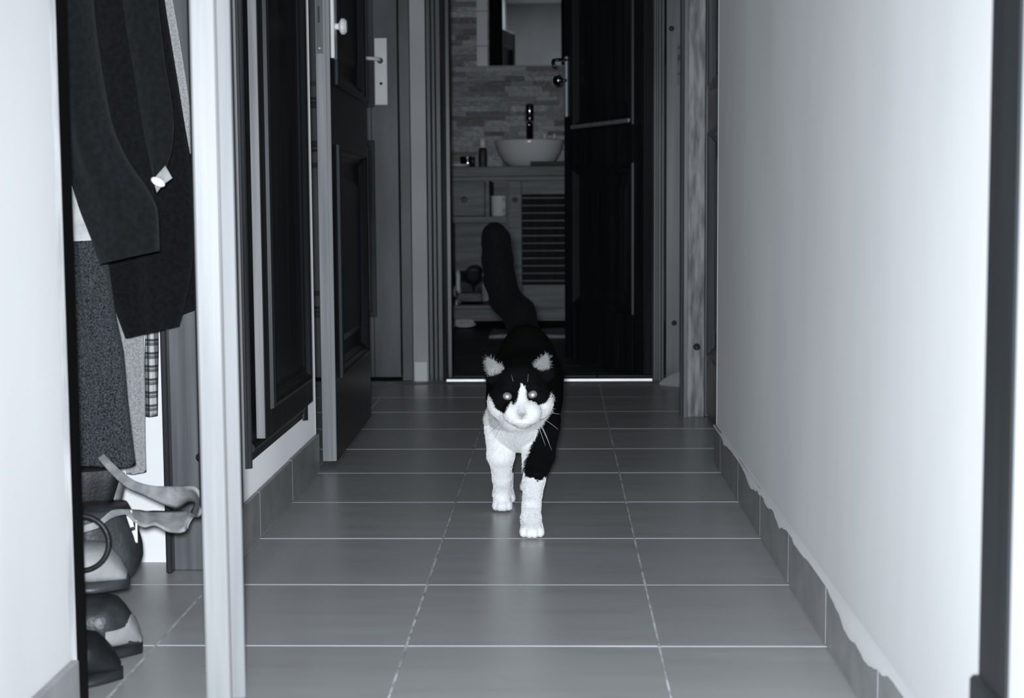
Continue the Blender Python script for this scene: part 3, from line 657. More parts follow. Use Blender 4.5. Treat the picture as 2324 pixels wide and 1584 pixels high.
loft('body', [((120, -560), (330, -560)), ((200, -250), (345, -250)), ((250, 0), (372, 0)), ((290, 200), (404, 200)), ((290, 350), (428, 350)), ((262, 480), (438, 480)), ((238, 600), (437, 600)), ((262, 700), (420, 690)), ((286, 767), (405, 740))], 2.265, .05, M['black_cloth'], co, 2.2, .007, 2.4)
co2 = empty('coat', base_at(420, 705, 2.36), 'black coat against the far jamb, just behind the long coat', 'coat')
loft('body', [((260, -560), (400, -560)), ((330, 0), (362, 0)), ((352, 120), (385, 120)), ((378, 250), (420, 250)), ((390, 350), (437, 350)), ((396, 485), (445, 480)), ((400, 600), (448, 600)), ((404, 718), (447, 702))], 2.365, .03, M['black_cloth'], co2, 1.5, .003, 5.0)
tw = empty('tweed_coat', base_at(245, 1060, 2.14), 'charcoal tweed coat hanging lowest on the left of the closet', 'coat')
loft('body', [((90, -500), (200, -500)), ((120, 0), (215, 0)), ((140, 300), (205, 300)), ((160, 480), (212, 480)), ((168, 560), (236, 575)), ((172, 700), (258, 720)), ((176, 800), (276, 800)), ((180, 930), (288, 930)), ((184, 1062), (304, 1056))], 2.175, .06, M['tweed'], tw, 1.3, .009, .4)
sh = empty('shirt', base_at(192, 546, 2.10), 'pale shirt between jacket and tweed coat, only its cuff showing', 'shirt')
loft('sleeve', [((110, -500), (160, -500)), ((125, 0), (170, 0)), ((140, 300), (178, 300)), ((152, 440), (184, 440)), ((160, 478), (202, 478)), ((162, 508), (209, 508))], 2.105, .024, M['pale_cotton'], sh, 1.2, .003, 1)
loft('cuff', [((160, 505), (211, 505)), ((163, 525), (216, 525)), ((165, 547), (218, 545))], 2.105, .030, M['pale_cotton'], sh, .8, .002, 2, nrow=10)
cd = empty('cardigan', base_at(310, 1072, 2.40), 'long pale knitted cardigan behind the tweed coat', 'cardigan')
loft('body', [((250, -300), (300, -300)), ((255, 300), (330, 300)), ((262, 600), (330, 600)), ((266, 765), (326, 765)), ((274, 900), (328, 900)), ((282, 1000), (329, 1000)), ((288, 1074), (331, 1071))], 2.408, .03, M['pale_knit'], cd, 1.5, .003, .8)
loft('front_band', [((240, -560), (275, -560)), ((330, -140), (362, -140)), ((360, 0), (392, 0)), ((385, 110), (411, 110)), ((408, 220), (428, 220)), ((423, 300), (436, 300)), ((432, 350), (440, 350))], 2.322, .014, M['pale_knit'], cd, .6, .001, .8)
pl = empty('checked_shirt', base_at(343, 945, 2.44), 'checked shirt hanging furthest back in the closet', 'shirt')
loft('body', [((330, -560), (420, -560)), ((386, -20), (436, -20)), ((396, 150), (440, 150)), ((370, 450), (430, 450)), ((335, 700), (362, 700)), ((329, 800), (359, 800)), ((330, 945), (357, 944))], 2.452, .02, M['checked'], pl, 1.3, .003, .2)
# bag strap loop: a flat webbing that twists as it turns
def ribbon(name, pts, mat, parent, th=.0016):
    """pts: (upper edge point, lower edge point) world"""
    n = len(pts); ts = np.linspace(0, n - 1, n * 8)
    def cr(arr, t):
        i = min(int(t), n - 2); f = t - i; p = [np.array(arr[max(i - 1, 0)]), np.array(arr[i]), np.array(arr[i + 1]), np.array(arr[min(i + 2, n - 1)])]
        return .5 * (2 * p[1] + (p[2] - p[0]) * f + (2 * p[0] - 5 * p[1] + 4 * p[2] - p[3]) * f * f + (3 * p[1] - p[0] - 3 * p[2] + p[3]) * f ** 3)
    A = [cr([p[0] for p in pts], t) for t in ts]; B = [cr([p[1] for p in pts], t) for t in ts]
    V, Fc = [], []
    K = 6
    for i in range(len(ts)):
        d = A[min(i + 1, len(ts) - 1)] - A[max(i - 1, 0)]; w = B[i] - A[i]; nn = np.cross(d, w); nn = nn / (np.linalg.norm(nn) + 1e-9) * th
        for k in range(K + 1):
            s = k / K; wav = .002 * math.sin(s * 6.3) * noise.noise((i * .11, s, 4))
            V.append(tuple(A[i] + w * s + nn * (1 + wav * 400)))
        for k in range(K + 1):
            s = 1 - k / K; V.append(tuple(A[i] + w * s - nn))
    n2 = 2 * (K + 1)
    for i in range(len(ts) - 1):
        for k in range(n2): Fc.append((i * n2 + k, i * n2 + (k + 1) % n2, (i + 1) * n2 + (k + 1) % n2, (i + 1) * n2 + k))
    Fc += [list(range(n2)), [(len(ts) - 1) * n2 + k for k in range(n2)][::-1]]
    o = mesh_obj(name, V, Fc, mat, parent, True)
    bm = bmesh.new(); bm.from_mesh(o.data); bmesh.ops.recalc_face_normals(bm, faces=bm.faces); bm.to_mesh(o.data); bm.free(); return o
hb = empty('handbag', base_at(250, 1315, 2.02), 'dark leather handbag with pale looping strap in the closet', 'bag')
Q = lambda a, b2, Y: at(a, b2, Y)
ribbon('strap', [(Q(236, 1030, 2.08), Q(222, 1040, 2.08)), (Q(266, 1060, 2.06), Q(250, 1072, 2.06)), (Q(300, 1088, 2.04), Q(285, 1104, 2.04)), (Q(340, 1101, 2.03), Q(325, 1122, 2.03)), (Q(385, 1104, 2.02), Q(368, 1142, 2.02)),
                (Q(415, 1103, 2.00), Q(402, 1153, 2.03)), (Q(443, 1107, 1.98), Q(428, 1140, 2.05)), (Q(459, 1138, 1.975), Q(443, 1142, 2.05)), (Q(450, 1172, 1.98), Q(434, 1166, 2.05)),
                (Q(425, 1160, 2.04), Q(420, 1203, 2.0)), (Q(385, 1161, 2.05), Q(385, 1207, 2.01)), (Q(350, 1161, 2.05), Q(352, 1191, 2.01)), (Q(330, 1161, 2.04), Q(328, 1196, 2.01)), (Q(312, 1158, 2.03), Q(308, 1186, 2.0)), (Q(292, 1156, 2.0), Q(286, 1168, 1.99)),
                (Q(255, 1158, 1.97), Q(252, 1176, 1.97)), (Q(225, 1180, 1.965), Q(222, 1198, 1.965)), (Q(190, 1192, 1.96), Q(190, 1208, 1.96))], M['strap'], hb)
loft('body', [((150, 1150), (282, 1148)), ((140, 1170), (296, 1172)), ((135, 1200), (306, 1200)), ((135, 1235), (317, 1235)), ((140, 1265), (319, 1265)), ((150, 1290), (311, 1290)), ((160, 1306), (296, 1308)), ((180, 1316), (285, 1318))], 2.066, .098, M['leather'], hb, 1, .004, 2, nrow=40)
loft('buckle_strip', [((286, 1158), (300, 1158)), ((287, 1172), (300, 1172)), ((295, 1195), (304, 1195)), ((303, 1215), (310, 1215)), ((308, 1232), (313, 1232))], 2.002, .004, M['ceramic'], hb, 1, 0, 1, nrow=14, ncol=10)
for px, py in ((293, 1168), (301, 1200)): lathe('strap_hole', at(px, py, 1.9985), [(0, 0), (.0028, 0), (.0028, -.0008), (0, -.0008)], M['rubber'], hb, 12, 'y')
tube('handle', [at(185 + 62 * math.sin(t), 1233 - 62 * math.cos(t), 1.882) for t in np.linspace(-.25, 4.0, 28)], .0034, M['black_leather'], hb, 10)
bk = empty('black_bag', base_at(230, 1168, 2.13), 'soft black bag above the dark handbag under the tweed coat', 'bag')
loft('body', [((118, 1063), (270, 1063)), ((118, 1082), (271, 1082)), ((118, 1100), (268, 1100)), ((125, 1135), (258, 1135)), ((140, 1160), (240, 1160)), ((160, 1171), (222, 1170))], 2.13, .05, M['black_leather'], bk, 1, .003, 2, nrow=30)
loft('side_gusset', [((262, 1072), (280, 1078)), ((264, 1100), (280, 1100)), ((258, 1130), (275, 1132)), ((246, 1158), (262, 1160))], 2.145, .03, M['strap'], bk, 1, .001, 2, nrow=20)
# shoes in the bottom of the closet
def shoe(name, label, toe, heel_len, height, width, ang, upper, sole, toecap=None, zb=0.0, group='shoes in the closet', th=.36):
    """toe: world point of the toe tip on its support; ang: direction the toe points"""
    d = Vector((math.cos(ang), math.sin(ang), 0)); s = Vector((-d.y, d.x, 0)); T = Vector((toe[0], toe[1], zb))
    root = empty(name, T - d * heel_len / 2, label, 'shoe', group)
    Ln = heel_len
    def prof(u):  # u 0 toe .. 1 heel: half width, height
        wv = width / 2 * (min(1, (u / .16) ** .55) if u < .16 else 1 - .22 * math.sin(min(1, max(0, (u - .3) / .45)) * math.pi) * .8) * (1 if u < .9 else max(.35, 1 - ((u - .9) / .1) ** 2 * .6))
        hv = height * (th + .10 * min(1, u / .2) if u < .3 else th + .10 + (.90 - th) * min(1, (u - .3) / .35) ** 1.3)
        if u < .12: hv *= (u / .12) ** .45 * .9 + .1
        return wv, hv
    def shell(nm, u0, u1, z0, zs, grow, mat, par, n=26, K=18):
        V, Fc = [], []
        for i in range(n + 1):
            u = u0 + (u1 - u0) * i / n; wv, hv = prof(max(u, .004)); hv = hv if zs is None else min(zs, hv + .002)
            for k in range(K):
                t = 2 * math.pi * k / K; c, sn_ = math.cos(t), math.sin(t)
                x = wv * (1 + grow) * math.copysign(abs(c) ** .75, c); zz = z0 + (hv - z0) * (.5 + .5 * math.copysign(abs(sn_) ** .8, sn_))
                V.append(T - d * (u * Ln) + s * x + Vector((0, 0, zz)))
        for i in range(n):
            for k in range(K): Fc.append((i * K + k, i * K + (k + 1) % K, (i + 1) * K + (k + 1) % K, (i + 1) * K + k))
        Fc += [list(range(K)), [n * K + k for k in range(K)][::-1]]
        o = mesh_obj(nm, [tuple(v) for v in V], Fc, mat, par, True)
        bm = bmesh.new(); bm.from_mesh(o.data); bmesh.ops.recalc_face_normals(bm, faces=bm.faces); bm.to_mesh(o.data); bm.free(); return o
    shell('sole', 0, 1, 0, .016, .06, sole, root)
    shell('upper', .01, .985, .012, None, 0, upper, root)
    if toecap:
        o = shell('toe_cap', .0, .15, .015, height * .58, .06, toecap, root); o['label'] = 'pale toe cap'
    # opening rim and tongue
    rim = [T - d * (Ln * (.62 + .33 * (.5 - .5 * math.cos(t)))) + s * (width * .30 * math.sin(t)) + Vector((0, 0, height * (.93 + .05 * (.5 - .5 * math.cos(t))))) for t in np.linspace(0, 2 * math.pi, 25)]
    tube('collar', rim, .006, upper, root, 8, False)
    return root
g1 = at(322, 1470, 1.97); shoe('dark_shoe', 'dark shoe with pale toe cap under the handbag', (g1[0] + .002, 1.965), .26, .088, .095, math.radians(8), M['leather'], M['rubber'], M['pale_leather'], th=.78)
g2 = at(277, 1530, 1.85); shoe('dark_shoe', 'all black shoe nearest the left post on closet floor', (g2[0], 1.855), .25, .066, .085, math.radians(14), M['black_leather'], M['rubber'], th=.82)
g3_ = at(292, 1340, 1.955); shoe('pale_shoe', 'pale grey shoe resting on the dark shoe below the bag', (g3_[0] + .004, 1.944), .24, .075, .085, math.radians(7), M['pale_leather'], M['leather'], None, .091, th=.70)

# ------------------------------------------------------------------ the cat
class Field:
    """signed distance grid that smooth-joins tapered limbs and ellipsoids into one skin"""
    def __init__(s, lo, hi, h):
        s.lo = np.array(lo, np.float32); s.h = h
        s.n = np.ceil((np.array(hi) - np.array(lo)) / h).astype(int) + 1
        s.D = np.full(s.n, 1.0, np.float32)
    def block(s, lo, hi):
        a = np.clip(np.floor((np.array(lo) - s.lo) / s.h).astype(int), 0, s.n); b = np.clip(np.ceil((np.array(hi) - s.lo) / s.h).astype(int) + 1, 0, s.n)
        sl = tuple(slice(a[i], b[i]) for i in range(3))
        ax = [s.lo[i] + s.h * np.arange(a[i], b[i], dtype=np.float32) for i in range(3)]
        return sl, np.meshgrid(*ax, indexing='ij')
    def join(s, sl, d, k, sub=False):
        A = s.D[sl]
        if sub:
            d = -d; hh = np.clip(.5 - .5 * (A - d) / k, 0, 1); s.D[sl] = A * (1 - hh) + d * hh + k * hh * (1 - hh)
        else:
            hh = np.clip(.5 + .5 * (d - A) / k, 0, 1); s.D[sl] = d * (1 - hh) + A * hh - k * hh * (1 - hh)
    def ell(s, c, r, k=.012, sub=False, rot=None):
        c = np.array(c); m = max(r) + .05
        sl, (X, Y, Z) = s.block(c - m, c + m)
        x, y, z = X - c[0], Y - c[1], Z - c[2]
        if rot is not None:
            R_ = np.array(rot.to_3x3().inverted()); x, y, z = (R_[i][0] * x + R_[i][1] * y + R_[i][2] * z for i in range(3))
        k0 = np.sqrt((x / r[0]) ** 2 + (y / r[1]) ** 2 + (z / r[2]) ** 2) + 1e-6
        k1 = np.sqrt((x / r[0] ** 2) ** 2 + (y / r[1] ** 2) ** 2 + (z / r[2] ** 2) ** 2) + 1e-6
        s.join(sl, k0 * (k0 - 1) / k1, k, sub)
    def cap(s, a, b, ra, rb, k=.012, sub=False, flat=None):
        """tapered capsule; flat=(axis vector, factor) thins it along that axis"""
        a, b = np.array(a, float), np.array(b, float); m = max(ra, rb) + .05
        sl, (X, Y, Z) = s.block(np.minimum(a, b) - m, np.maximum(a, b) + m)
        p = [X - a[0], Y - a[1], Z - a[2]]; ba = b - a
        if flat is not None:
            f, q = np.array(flat[0], float), flat[1]; f /= np.linalg.norm(f)
            dd = p[0] * f[0] + p[1] * f[1] + p[2] * f[2]
            p = [p[i] + dd * f[i] * (q - 1) for i in range(3)]; ba = ba + f * ba.dot(f) * (q - 1)
        t = np.clip((p[0] * ba[0] + p[1] * ba[1] + p[2] * ba[2]) / ba.dot(ba), 0, 1)
        d = np.sqrt((p[0] - ba[0] * t) ** 2 + (p[1] - ba[1] * t) ** 2 + (p[2] - ba[2] * t) ** 2) - (ra + (rb - ra) * t)
        if flat is not None: d = d / (flat[1] ** .5)
        s.join(sl, d, k, sub)
    def chain(s, pts, rad, k=.012):
        for i in range(len(pts) - 1): s.cap(pts[i], pts[i + 1], rad[i], rad[i + 1], k)
    def surface(s):
        D = s.D; n = s.n; h = s.h
        cnt = np.zeros(n - 1, np.float32); P_ = np.zeros((3,) + tuple(n - 1), np.float32)
        for ax in range(3):
            s0 = [slice(None)] * 3; s1 = [slice(None)] * 3; s0[ax] = slice(0, -1); s1[ax] = slice(1, None)
            A, B = D[tuple(s0)], D[tuple(s1)]; cr = (A < 0) != (B < 0)
            t = np.where(cr, A / np.where(cr, A - B, 1), 0)
            o = [i for i in range(3) if i != ax]
            for da in (0, 1):
                for db in (0, 1):
                    q = [None] * 3; q[ax] = slice(None)
                    q[o[0]] = slice(da, n[o[0]] - 1 + da); q[o[1]] = slice(db, n[o[1]] - 1 + db)
                    c, tt = cr[tuple(q)], t[tuple(q)]
                    cnt += c; P_[ax] += np.where(c, tt, 0); P_[o[0]] += c * da; P_[o[1]] += c * db
        act = cnt > 0; idx = np.full(act.shape, -1, int); idx[act] = np.arange(act.sum())
        ijk = np.argwhere(act).astype(np.float32)
        V = s.lo + h * (ijk + np.stack([P_[i][act] / cnt[act] for i in range(3)], 1))
        Fs = []
        for ax in range(3):
            o = [(ax + 1) % 3, (ax + 2) % 3]
            s0 = [slice(1, -1)] * 3; s1 = [slice(1, -1)] * 3; s0[ax] = slice(0, -1); s1[ax] = slice(1, None)
            A, B = D[tuple(s0)] < 0, D[tuple(s1)] < 0
            for mask, flip in ((A & ~B, False), (~A & B, True)):
                e = np.argwhere(mask)
                off = np.array([1, 1, 1]); off[ax] = 0; e = e + off
                q = []
                for da, db in ((-1, -1), (0, -1), (0, 0), (-1, 0)):
                    w = e.copy(); w[:, o[0]] += da; w[:, o[1]] += db; q.append(idx[w[:, 0], w[:, 1], w[:, 2]])
                q = np.stack(q if not flip else q[::-1], 1); Fs.append(q)
        return V, np.concatenate(Fs)

HY = 2.76                                     # depth of the head
S = HY / F                                    # metres per unit there
HC = np.array(at(1182, 893, HY))              # middle of the head, on the eye line
def hd(u, v, y): return np.array(at(u, v, HY + y))      # u right, v down as seen from the front, y towards the back
def front(p):
    c = (p - CAM_C) @ CAM_R.T
    return 1162 + F * c[:, 0] / c[:, 2], 792 + F * c[:, 1] / c[:, 2]
fld = Field((-.175, 2.60, -.004), (.045, 3.38, .575), .0026)
roll = Matrix.Rotation(math.radians(-4), 4, 'Y')
# skull and face
fld.ell(hd(1181, 884, .012), (.047, .052, .043), .012)
fld.ell(hd(1181, 866, -.010), (.037, .034, .030), .012)
for sx in (-1, 1):
    fld.ell(hd(1181 + sx * 37, 912, -.006), (.0292, .030, .030), .014)
    fld.ell(hd(1185 + sx * 18.5, 938, -.047), (.0178, .0165, .0172), .006)
    fld.ell(hd(1182 + sx * 28, 882, -.036), (.014, .010, .008), .010)
fld.ell(hd(1185, 934, -.036), (.031, .026, .023), .012)
fld.cap(hd(1182, 880, -.040), hd(1184, 934, -.064), .0125, .0085, .010)
fld.ell(hd(1184, 942, -.0655), (.0066, .004, .0048), .004)
fld.ell(hd(1186, 960, -.047), (.0145, .016, .0095), .007)
for e in ((1151.5, 899), (1209, 895)):
    fld.ell(hd(e[0], e[1], -.047), (.0105, .010, .0085), .006, sub=True)
# ears
for (b, tip, sgn) in (((1127, 846), (1103, 803), -1), ((1232, 842), (1243, 798), 1)):
    B_, T_ = hd(b[0], b[1], .012), hd(tip[0], tip[1], .022)
    fld.cap(B_, T_, .0225, .0020, .006, flat=((sgn * .25, -1, .2), 2.5))
    B2, T2 = hd(b[0] + sgn * 0, b[1] + 2, -.003), hd(tip[0] - sgn * 1.5, tip[1] + 10, .0125)
    fld.cap(B2, T2, .0160, .0012, .003, sub=True, flat=((sgn * .25, -1, .2), 1.9))
# neck, chest, trunk
fld.cap(hd(1182, 905, .035), (-.068, 2.90, .205), .043, .056, .025)
fld.cap(hd(1174, 935, .030), (-.069, 2.86, .168), .036, .045, .025)
fld.ell((-.071, 2.87, .190), (.054, .075, .060), .025)
fld.ell((-.066, 2.98, .205), (.072, .125, .080), .030)
fld.ell((-.064, 3.08, .215), (.070, .12, .078), .030)
fld.ell((-.064, 3.15, .252), (.058, .090, .078), .030)
# shoulders and fore legs
def leg(pts, rad, k=.006): fld.chain([np.array(p) for p in pts], rad, k)
A1 = at(1222, 960, 2.88); A2 = at(1222, 1030, 2.83); A3 = at(1212, 1090, 2.765); A4 = at(1206, 1150, 2.715); A5 = at(1205, 1180, 2.695)
leg([A1, A2, A3, A4, A5], [.040, .0275, .0188, .0156, .0160])
B1 = at(1141, 955, 2.88); B2_ = at(1137, 1030, 2.86); B3 = at(1139, 1085, 2.885); B4 = at(1138, 1122, 2.905)
leg([B1, B2_, B3, B4], [.035, .0235, .0170, .0140])
def paw(c, ang, wide=.0185, toes=True):
    c = np.array(c); d = np.array([math.sin(ang), -math.cos(ang), 0]); sd_ = np.array([math.cos(ang), math.sin(ang), 0])
    fld.ell(c + np.array([0, 0, .002]), (wide * 1.02, .021, .0125), .010)
    for q, f in ((-1.5, .010), (-.5, .016), (.5, .016), (1.5, .010)):
        fld.ell(c + sd_ * q * wide * .50 + d * f + np.array([0, 0, -.0015]), (.0066, .0105, .0098), .0028)
p1 = at(1207, 1207, 2.66); paw((p1[0], 2.672, .0125), .02, .0195)
leg([A5, (p1[0], 2.682, .020)], [.0165, .0155], .010)
p2 = at(1140, 1150, 2.88); paw((p2[0], 2.905, .0135), -.05, .0165)
leg([B4, (p2[0], 2.912, .020)], [.0145, .013], .010)
# hind legs
for (hip, knee, hock, pw, rr) in ((( -.042, 3.16, .225), (-.034, 3.06, .150), (-.040, 3.185, .078), (-.058, 3.105), 1), ((-.094, 3.16, .225), (-.104, 3.05, .150), (-.108, 3.10, .075), (-.104, 2.985), 1)):
    leg([hip, knee, hock], [.052, .034, .0165]); leg([hock, (pw[0], pw[1] + .015, .022)], [.0165, .0145], .012)
    paw((pw[0], pw[1], .0130), 0, .0178)
# tail, held upright
tl = [np.array((-.066, 3.20, .285)), at(1178, 712, 3.235), at(1148, 680, 3.26), at(1134, 635, 3.27), at(1129, 590, 3.265), at(1126, 548, 3.255), at(1122, 532, 3.25)]
fld.chain(tl, [.034, .027, .026, .026, .025, .0225, .0195], .020)
V, Fq = fld.surface()
CB = np.array((-.066, 2.92, 0.0))
cat = mesh_obj('cat', V, Fq, None, None, True, base=CB)
tag(cat, 'black and white cat walking towards the viewer, tail raised', 'cat')
me = cat.data
nv = len(me.vertices); co_ = np.empty(nv * 3, np.float32); me.vertices.foreach_get('co', co_); co_ = co_.reshape(-1, 3) + CB
no_ = np.empty(nv * 3, np.float32); me.vertex_normals.foreach_get('vector', no_); no_ = no_.reshape(-1, 3)
# coat pattern in the cat's own space: front view of face and chest in head units
MASK = [(1108, 893), (1113, 901), (1120, 915), (1127, 928), (1136, 936), (1146, 939), (1153, 926), (1161, 912), (1165, 920), (1170, 917), (1175, 905), (1178, 888), (1183, 870), (1190, 878), (1196, 890), (1196, 908), (1204, 909), (1215, 914), (1222, 920), (1232, 918), (1242, 912), (1247, 902), (1251, 888)]
mu = np.array([p[0] for p in MASK], float); mv = np.array([p[1] for p in MASK], float)
PATCH = [(1226, 970), (1209, 1000), (1203, 1028), (1192, 1050), (1189, 1068), (1194, 1082), (1210, 1085), (1222, 1093), (1238, 1083), (1262, 1070), (1300, 1000), (1300, 900), (1262, 895), (1250, 935)]
def inside(a, b2, poly):
    r_ = np.zeros(len(a), bool)
    for (x1_, y1_), (x2_, y2_) in zip(poly, poly[1:] + poly[:1]):
        if y1_ == y2_: continue
        c = ((y1_ > b2) != (y2_ > b2)) & (a < (x2_ - x1_) * (b2 - y1_) / (y2_ - y1_) + x1_); r_ ^= c
    return r_
def nz3(p, s): return np.array([noise.noise((float(a) * s, float(b2) * s, float(c) * s)) for a, b2, c in p])
def coat(p, nrm, jit=None):
    """reflectance per point: white, black, inner ear, nose"""
    x, y, z = p[:, 0], p[:, 1], p[:, 2]
    u, v = front(p)
    j = jit if jit is not None else np.zeros(len(p)); nj = np.roll(j, 977)
    white, black = .90, .0062
    col = np.full(len(p), black)
    # chest, throat and fore legs
    uj, vj = u + 3.0 * j, v + 3.0 * nj
    chest = (y < 2.885 + .25 * np.clip(.17 - z, -.2, .2) + .010 * j) & (z < .226 + .008 * j)
    legs_low = (z < .115 + .008 * j) & (y < 3.0)
    hind_low = (z < .052 + .008 * j) & (y >= 2.94)
    w = chest | legs_low | hind_low | ((z < .150 + .01 * j) & (y < 3.05) & (np.abs(x + .068) < .045) & (nrm[:, 2] < -.3))
    # black patch running from the shoulder down the cat's left fore leg
    patch = inside(uj, vj, PATCH) & (y < 2.97)
    # face
    face = (y < 2.785) & (z > HC[2] - .062)
    maskv = np.interp(u, mu, mv)
    fw_ = v > maskv + 1.6 * j
    w = np.where(face, fw_ & ~((u < 1106) & (v < 915)) & ~((u > 1253) & (v < 906)), w & ~patch)
    col = np.where(w, white, col)
    # greyish bridge of the nose
    br_ = (y < HY - .045) & (np.abs(u - 1184) < 4 + np.clip((v - 905) * .22, 0, 7)) & (v > 908) & (v < 950 - .9 * np.abs(u - 1184.5))
    col = np.where(br_ & (col > .5), white - .34 * np.clip((v - 908) / 34, 0, 1), col)
    # inner ears
    for poly in ([(1100, 822), (1107, 812), (1118, 816), (1146, 836), (1132, 848), (1112, 854)], [(1207, 832), (1222, 814), (1238, 802), (1245, 812), (1246, 838), (1228, 842)]):
        ear = inside(u + 1.5 * j, v + 1.5 * nj, poly) & (nrm[:, 1] < -.1) & (y < HY + .03) & (y > HY - .025)
        col = np.where(ear, .34 + .06 * j, col)
    # nose leather and the dark lip line
    nose = (y < HY - .058) & (((u - 1184.5) / 8) ** 2 + ((v - 942) / 6) ** 2 < 1) & (v < 949 - .8 * np.abs(u - 1184.5))
    col = np.where(nose, .40, col)
    chin = (y < HY - .03) & (((u - 1186) / 25) ** 2 + ((v - 965) / 5) ** 2 < 1) & (v > 958)
    col = np.where(chin, .66, col)
    lip = (y < HY - .05) & (np.abs(u - 1184.5) < 1.3) & (v > 947) & (v < 956)
    col = np.where(lip, .62, col)
    return col
jit = nz3(co_, 55) * 1.2
cc = coat(co_, no_, jit)
at_ = me.attributes.new('coat', 'FLOAT_COLOR', 'POINT')
at_.data.foreach_set('color', np.stack([cc, cc, cc, np.ones(nv)], 1).astype(np.float32).ravel())
def fur_mat(name, rough, spec, bump):
    m, nt, b = nodes(name); a = nt.nodes.new('ShaderNodeAttribute'); a.attribute_name = 'coat'
    nt.links.new(a.outputs['Color'], b.inputs['Base Color']); b.inputs['Roughness'].default_value = rough; b.inputs['Specular IOR Level'].default_value = spec
    return m
me.materials.append(fur_mat('cat_coat', .9, .05, 0))
# short fur
tri = Fq[:, [0, 1, 2]]
pa, pb, pc = V[Fq[:, 0]], V[Fq[:, 1]], V[Fq[:, 2]]
NF = 120000
pick = rng.integers(0, len(Fq), NF)
w1, w2 = rng.random(NF)[:, None], rng.random(NF)[:, None]
q0 = V[Fq[pick, 0]] * (1 - w1) * (1 - w2) + V[Fq[pick, 1]] * w1 * (1 - w2) + V[Fq[pick, 2]] * w1 * w2 + V[Fq[pick, 3]] * (1 - w1) * w2
nn = no_[Fq[pick, 0]]
jr_ = jit[Fq[pick, 0]]
ccf = cc[Fq[pick, 0]]
u_, v_ = front(q0)
# flow: backwards over head and body, down the legs, up the tail
flow = np.tile(np.array([0, 1.0, -.15]), (NF, 1))
low = q0[:, 2] < .17; flow[low] = (0, .25, -1)
tailm = (q0[:, 1] > 3.19) & (q0[:, 2] > .31); flow[tailm] = (0, .1, 1)
facem = (q0[:, 1] < HY - .005) & (q0[:, 2] > HC[2] - .065)
fl_ = np.stack([(u_ - 1183) * .030, np.full(NF, .5), -(v_ - 925) * .030], 1); flow[facem] = fl_[facem]
flow += rng.normal(0, .22, (NF, 3)); 
flow -= nn * (flow * nn).sum(1)[:, None]; flow /= np.linalg.norm(flow, axis=1)[:, None] + 1e-6
ln = np.full(NF, .0090) * rng.uniform(.7, 1.25, NF)
ln[facem] *= .42; ln[(q0[:, 2] < .10)] *= .45; ln[q0[:, 2] < .03] *= .5; ln[tailm] *= 1.35
earm = (v_ < 860) & (q0[:, 1] < HY + .04) & facem; ln[earm] *= .32
cheek = facem & (np.abs(u_ - 1182) > 48) & (v_ > 880); ln[cheek] *= 1.5
# keep lips, nose and the eye openings bare
bare = (q0[:, 1] < HY - .058) & (np.abs(u_ - 1184) < 9) & (np.abs(v_ - 942) < 8)
for e in ((1151.5, 899), (1209, 895)): bare |= (((u_ - e[0]) / 16) ** 2 + ((v_ - e[1]) / 13) ** 2 < 1) & (q0[:, 1] < HY)
keep = ~bare & (q0[:, 2] > .006)
q0, nn, flow, ln, ccf = q0[keep], nn[keep], flow[keep], ln[keep], ccf[keep]; NF = len(q0)
K = 4; ts = np.linspace(0, 1, K)
lift = np.where(ln > .011, .42, .30)
pts = np.stack([q0 + ln[:, None] * (t * (flow * .85) + (lift[:, None] * nn) * (t - .35 * t * t)) for t in ts], 1) - CB
hc = bpy.data.hair_curves.new('fur'); hc.add_curves([K] * NF)
hc.attributes['position'].data.foreach_set('vector', pts.astype(np.float32).ravel()) if 'position' in hc.attributes else hc.points.foreach_set('position', pts.astype(np.float32).ravel())
ra = hc.attributes.get('radius') or hc.attributes.new('radius', 'FLOAT', 'POINT')
ra.data.foreach_set('value', np.tile(np.array([.00024, .00021, .00015, .00004], np.float32), NF))
ca = hc.attributes.new('coat', 'FLOAT_COLOR', 'CURVE')
cf2 = ccf * rng.uniform(.85, 1.08, NF)
ca.data.foreach_set('color', np.stack([cf2, cf2, cf2, np.ones(NF)], 1).astype(np.float32).ravel())
fo = bpy.data.objects.new('fur', hc); COL.objects.link(fo); fo.parent = cat; fo['kind'] = 'stuff'
hc.materials.append(fur_mat('cat_fur', .9, .03, 0))
# eyes: glassy, the flash shine painted into the colour as a pale centre
m, nt, b = nodes('cat_eye'); tc = nt.nodes.new('ShaderNodeTexCoord'); L = nt.links
ln_ = nt.nodes.new('ShaderNodeVectorMath'); ln_.operation = 'LENGTH'
mp = nt.nodes.new('ShaderNodeMapping'); mp.inputs['Scale'].default_value = (60, 0, 60); L.new(tc.outputs['Object'], mp.inputs[0]); L.new(mp.outputs[0], ln_.inputs[0])
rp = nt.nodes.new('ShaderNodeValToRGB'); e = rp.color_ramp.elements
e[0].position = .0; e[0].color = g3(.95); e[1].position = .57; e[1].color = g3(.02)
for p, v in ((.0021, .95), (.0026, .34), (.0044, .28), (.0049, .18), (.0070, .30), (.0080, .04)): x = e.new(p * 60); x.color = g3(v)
L.new(ln_.outputs['Value'], rp.inputs[0]); L.new(rp.outputs[0], b.inputs['Base Color'])
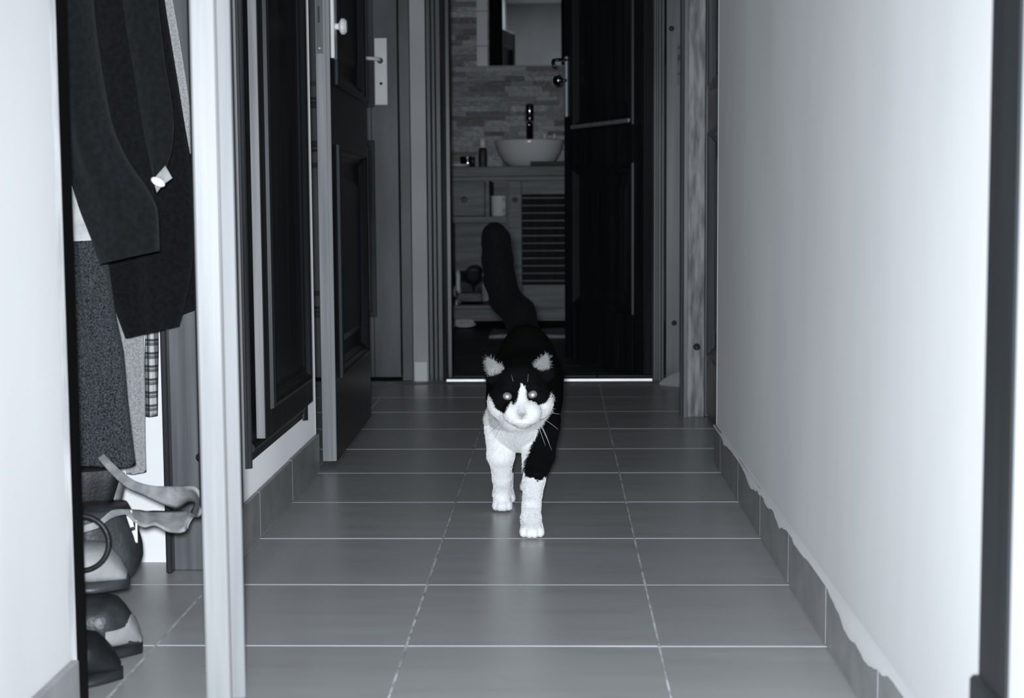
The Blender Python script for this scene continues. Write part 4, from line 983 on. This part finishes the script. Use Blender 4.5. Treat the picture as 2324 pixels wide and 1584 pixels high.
b.inputs['Roughness'].default_value = .6; b.inputs['Specular IOR Level'].default_value = .1; b.inputs['Coat Weight'].default_value = 1; b.inputs['Coat Roughness'].default_value = .04
for (eu, ev, rz) in ((1151.5, 899, 6), (1209, 895, -10)):
    c = hd(eu, ev, -.0415)
    bm = bmesh.new(); bmesh.ops.create_uvsphere(bm, u_segments=32, v_segments=20, radius=1)
    for v in bm.verts: v.co = (v.co.x * .0092, v.co.y * .0085, v.co.z * .0070)
    bmesh.ops.rotate(bm, verts=bm.verts, cent=(0, 0, 0), matrix=Matrix.Rotation(math.radians(rz * 2.2), 3, 'Y'))
    V_ = [tuple(np.array(v.co) + c) for v in bm.verts]; F_ = [[w.index for w in f.verts] for f in bm.faces]; bm.free()
    eo = mesh_obj('eye', V_, F_, m, None, True, base=c); eo.parent = cat; eo.location = c - CB
# whiskers
wm = noise_mat('whisker', .75, .85, (5, 5, 5), rough=.4)
for (a, b2, c) in (((1219, 942, -.046), (1248, 958, -.040), (1267, 975, -.030)), ((1218, 946, -.046), (1236, 975, -.045), (1247, 1008, -.040)), ((1217, 950, -.046), (1238, 982, -.045), (1252, 1022, -.038)),
                   ((1216, 952, -.046), (1229, 985, -.048), (1238, 1012, -.045)), ((1221, 938, -.044), (1250, 936, -.035), (1272, 940, -.020)), ((1221, 934, -.044), (1246, 926, -.03), (1262, 928, -.018)),
                   ((1150, 944, -.046), (1128, 962, -.040), (1108, 985, -.030)), ((1150, 948, -.046), (1132, 972, -.042), (1118, 1000, -.035)), ((1149, 940, -.044), (1124, 946, -.035), (1100, 956, -.020)),
                   ((1172, 884, -.040), (1164, 868, -.046), (1161, 850, -.042)), ((1195, 882, -.040), (1198, 866, -.046), (1199, 848, -.042))):
    p = [hd(*a), hd(*b2), hd(*c)]
    crv = [p[0] * (1 - t) ** 2 + 2 * p[1] * t * (1 - t) + p[2] * t * t for t in np.linspace(0, 1, 12)]
    tube('whisker', crv, list(np.linspace(.00040, .00012, 12) * (.6 if a[1] < 900 else 1)), wm, cat, 5)
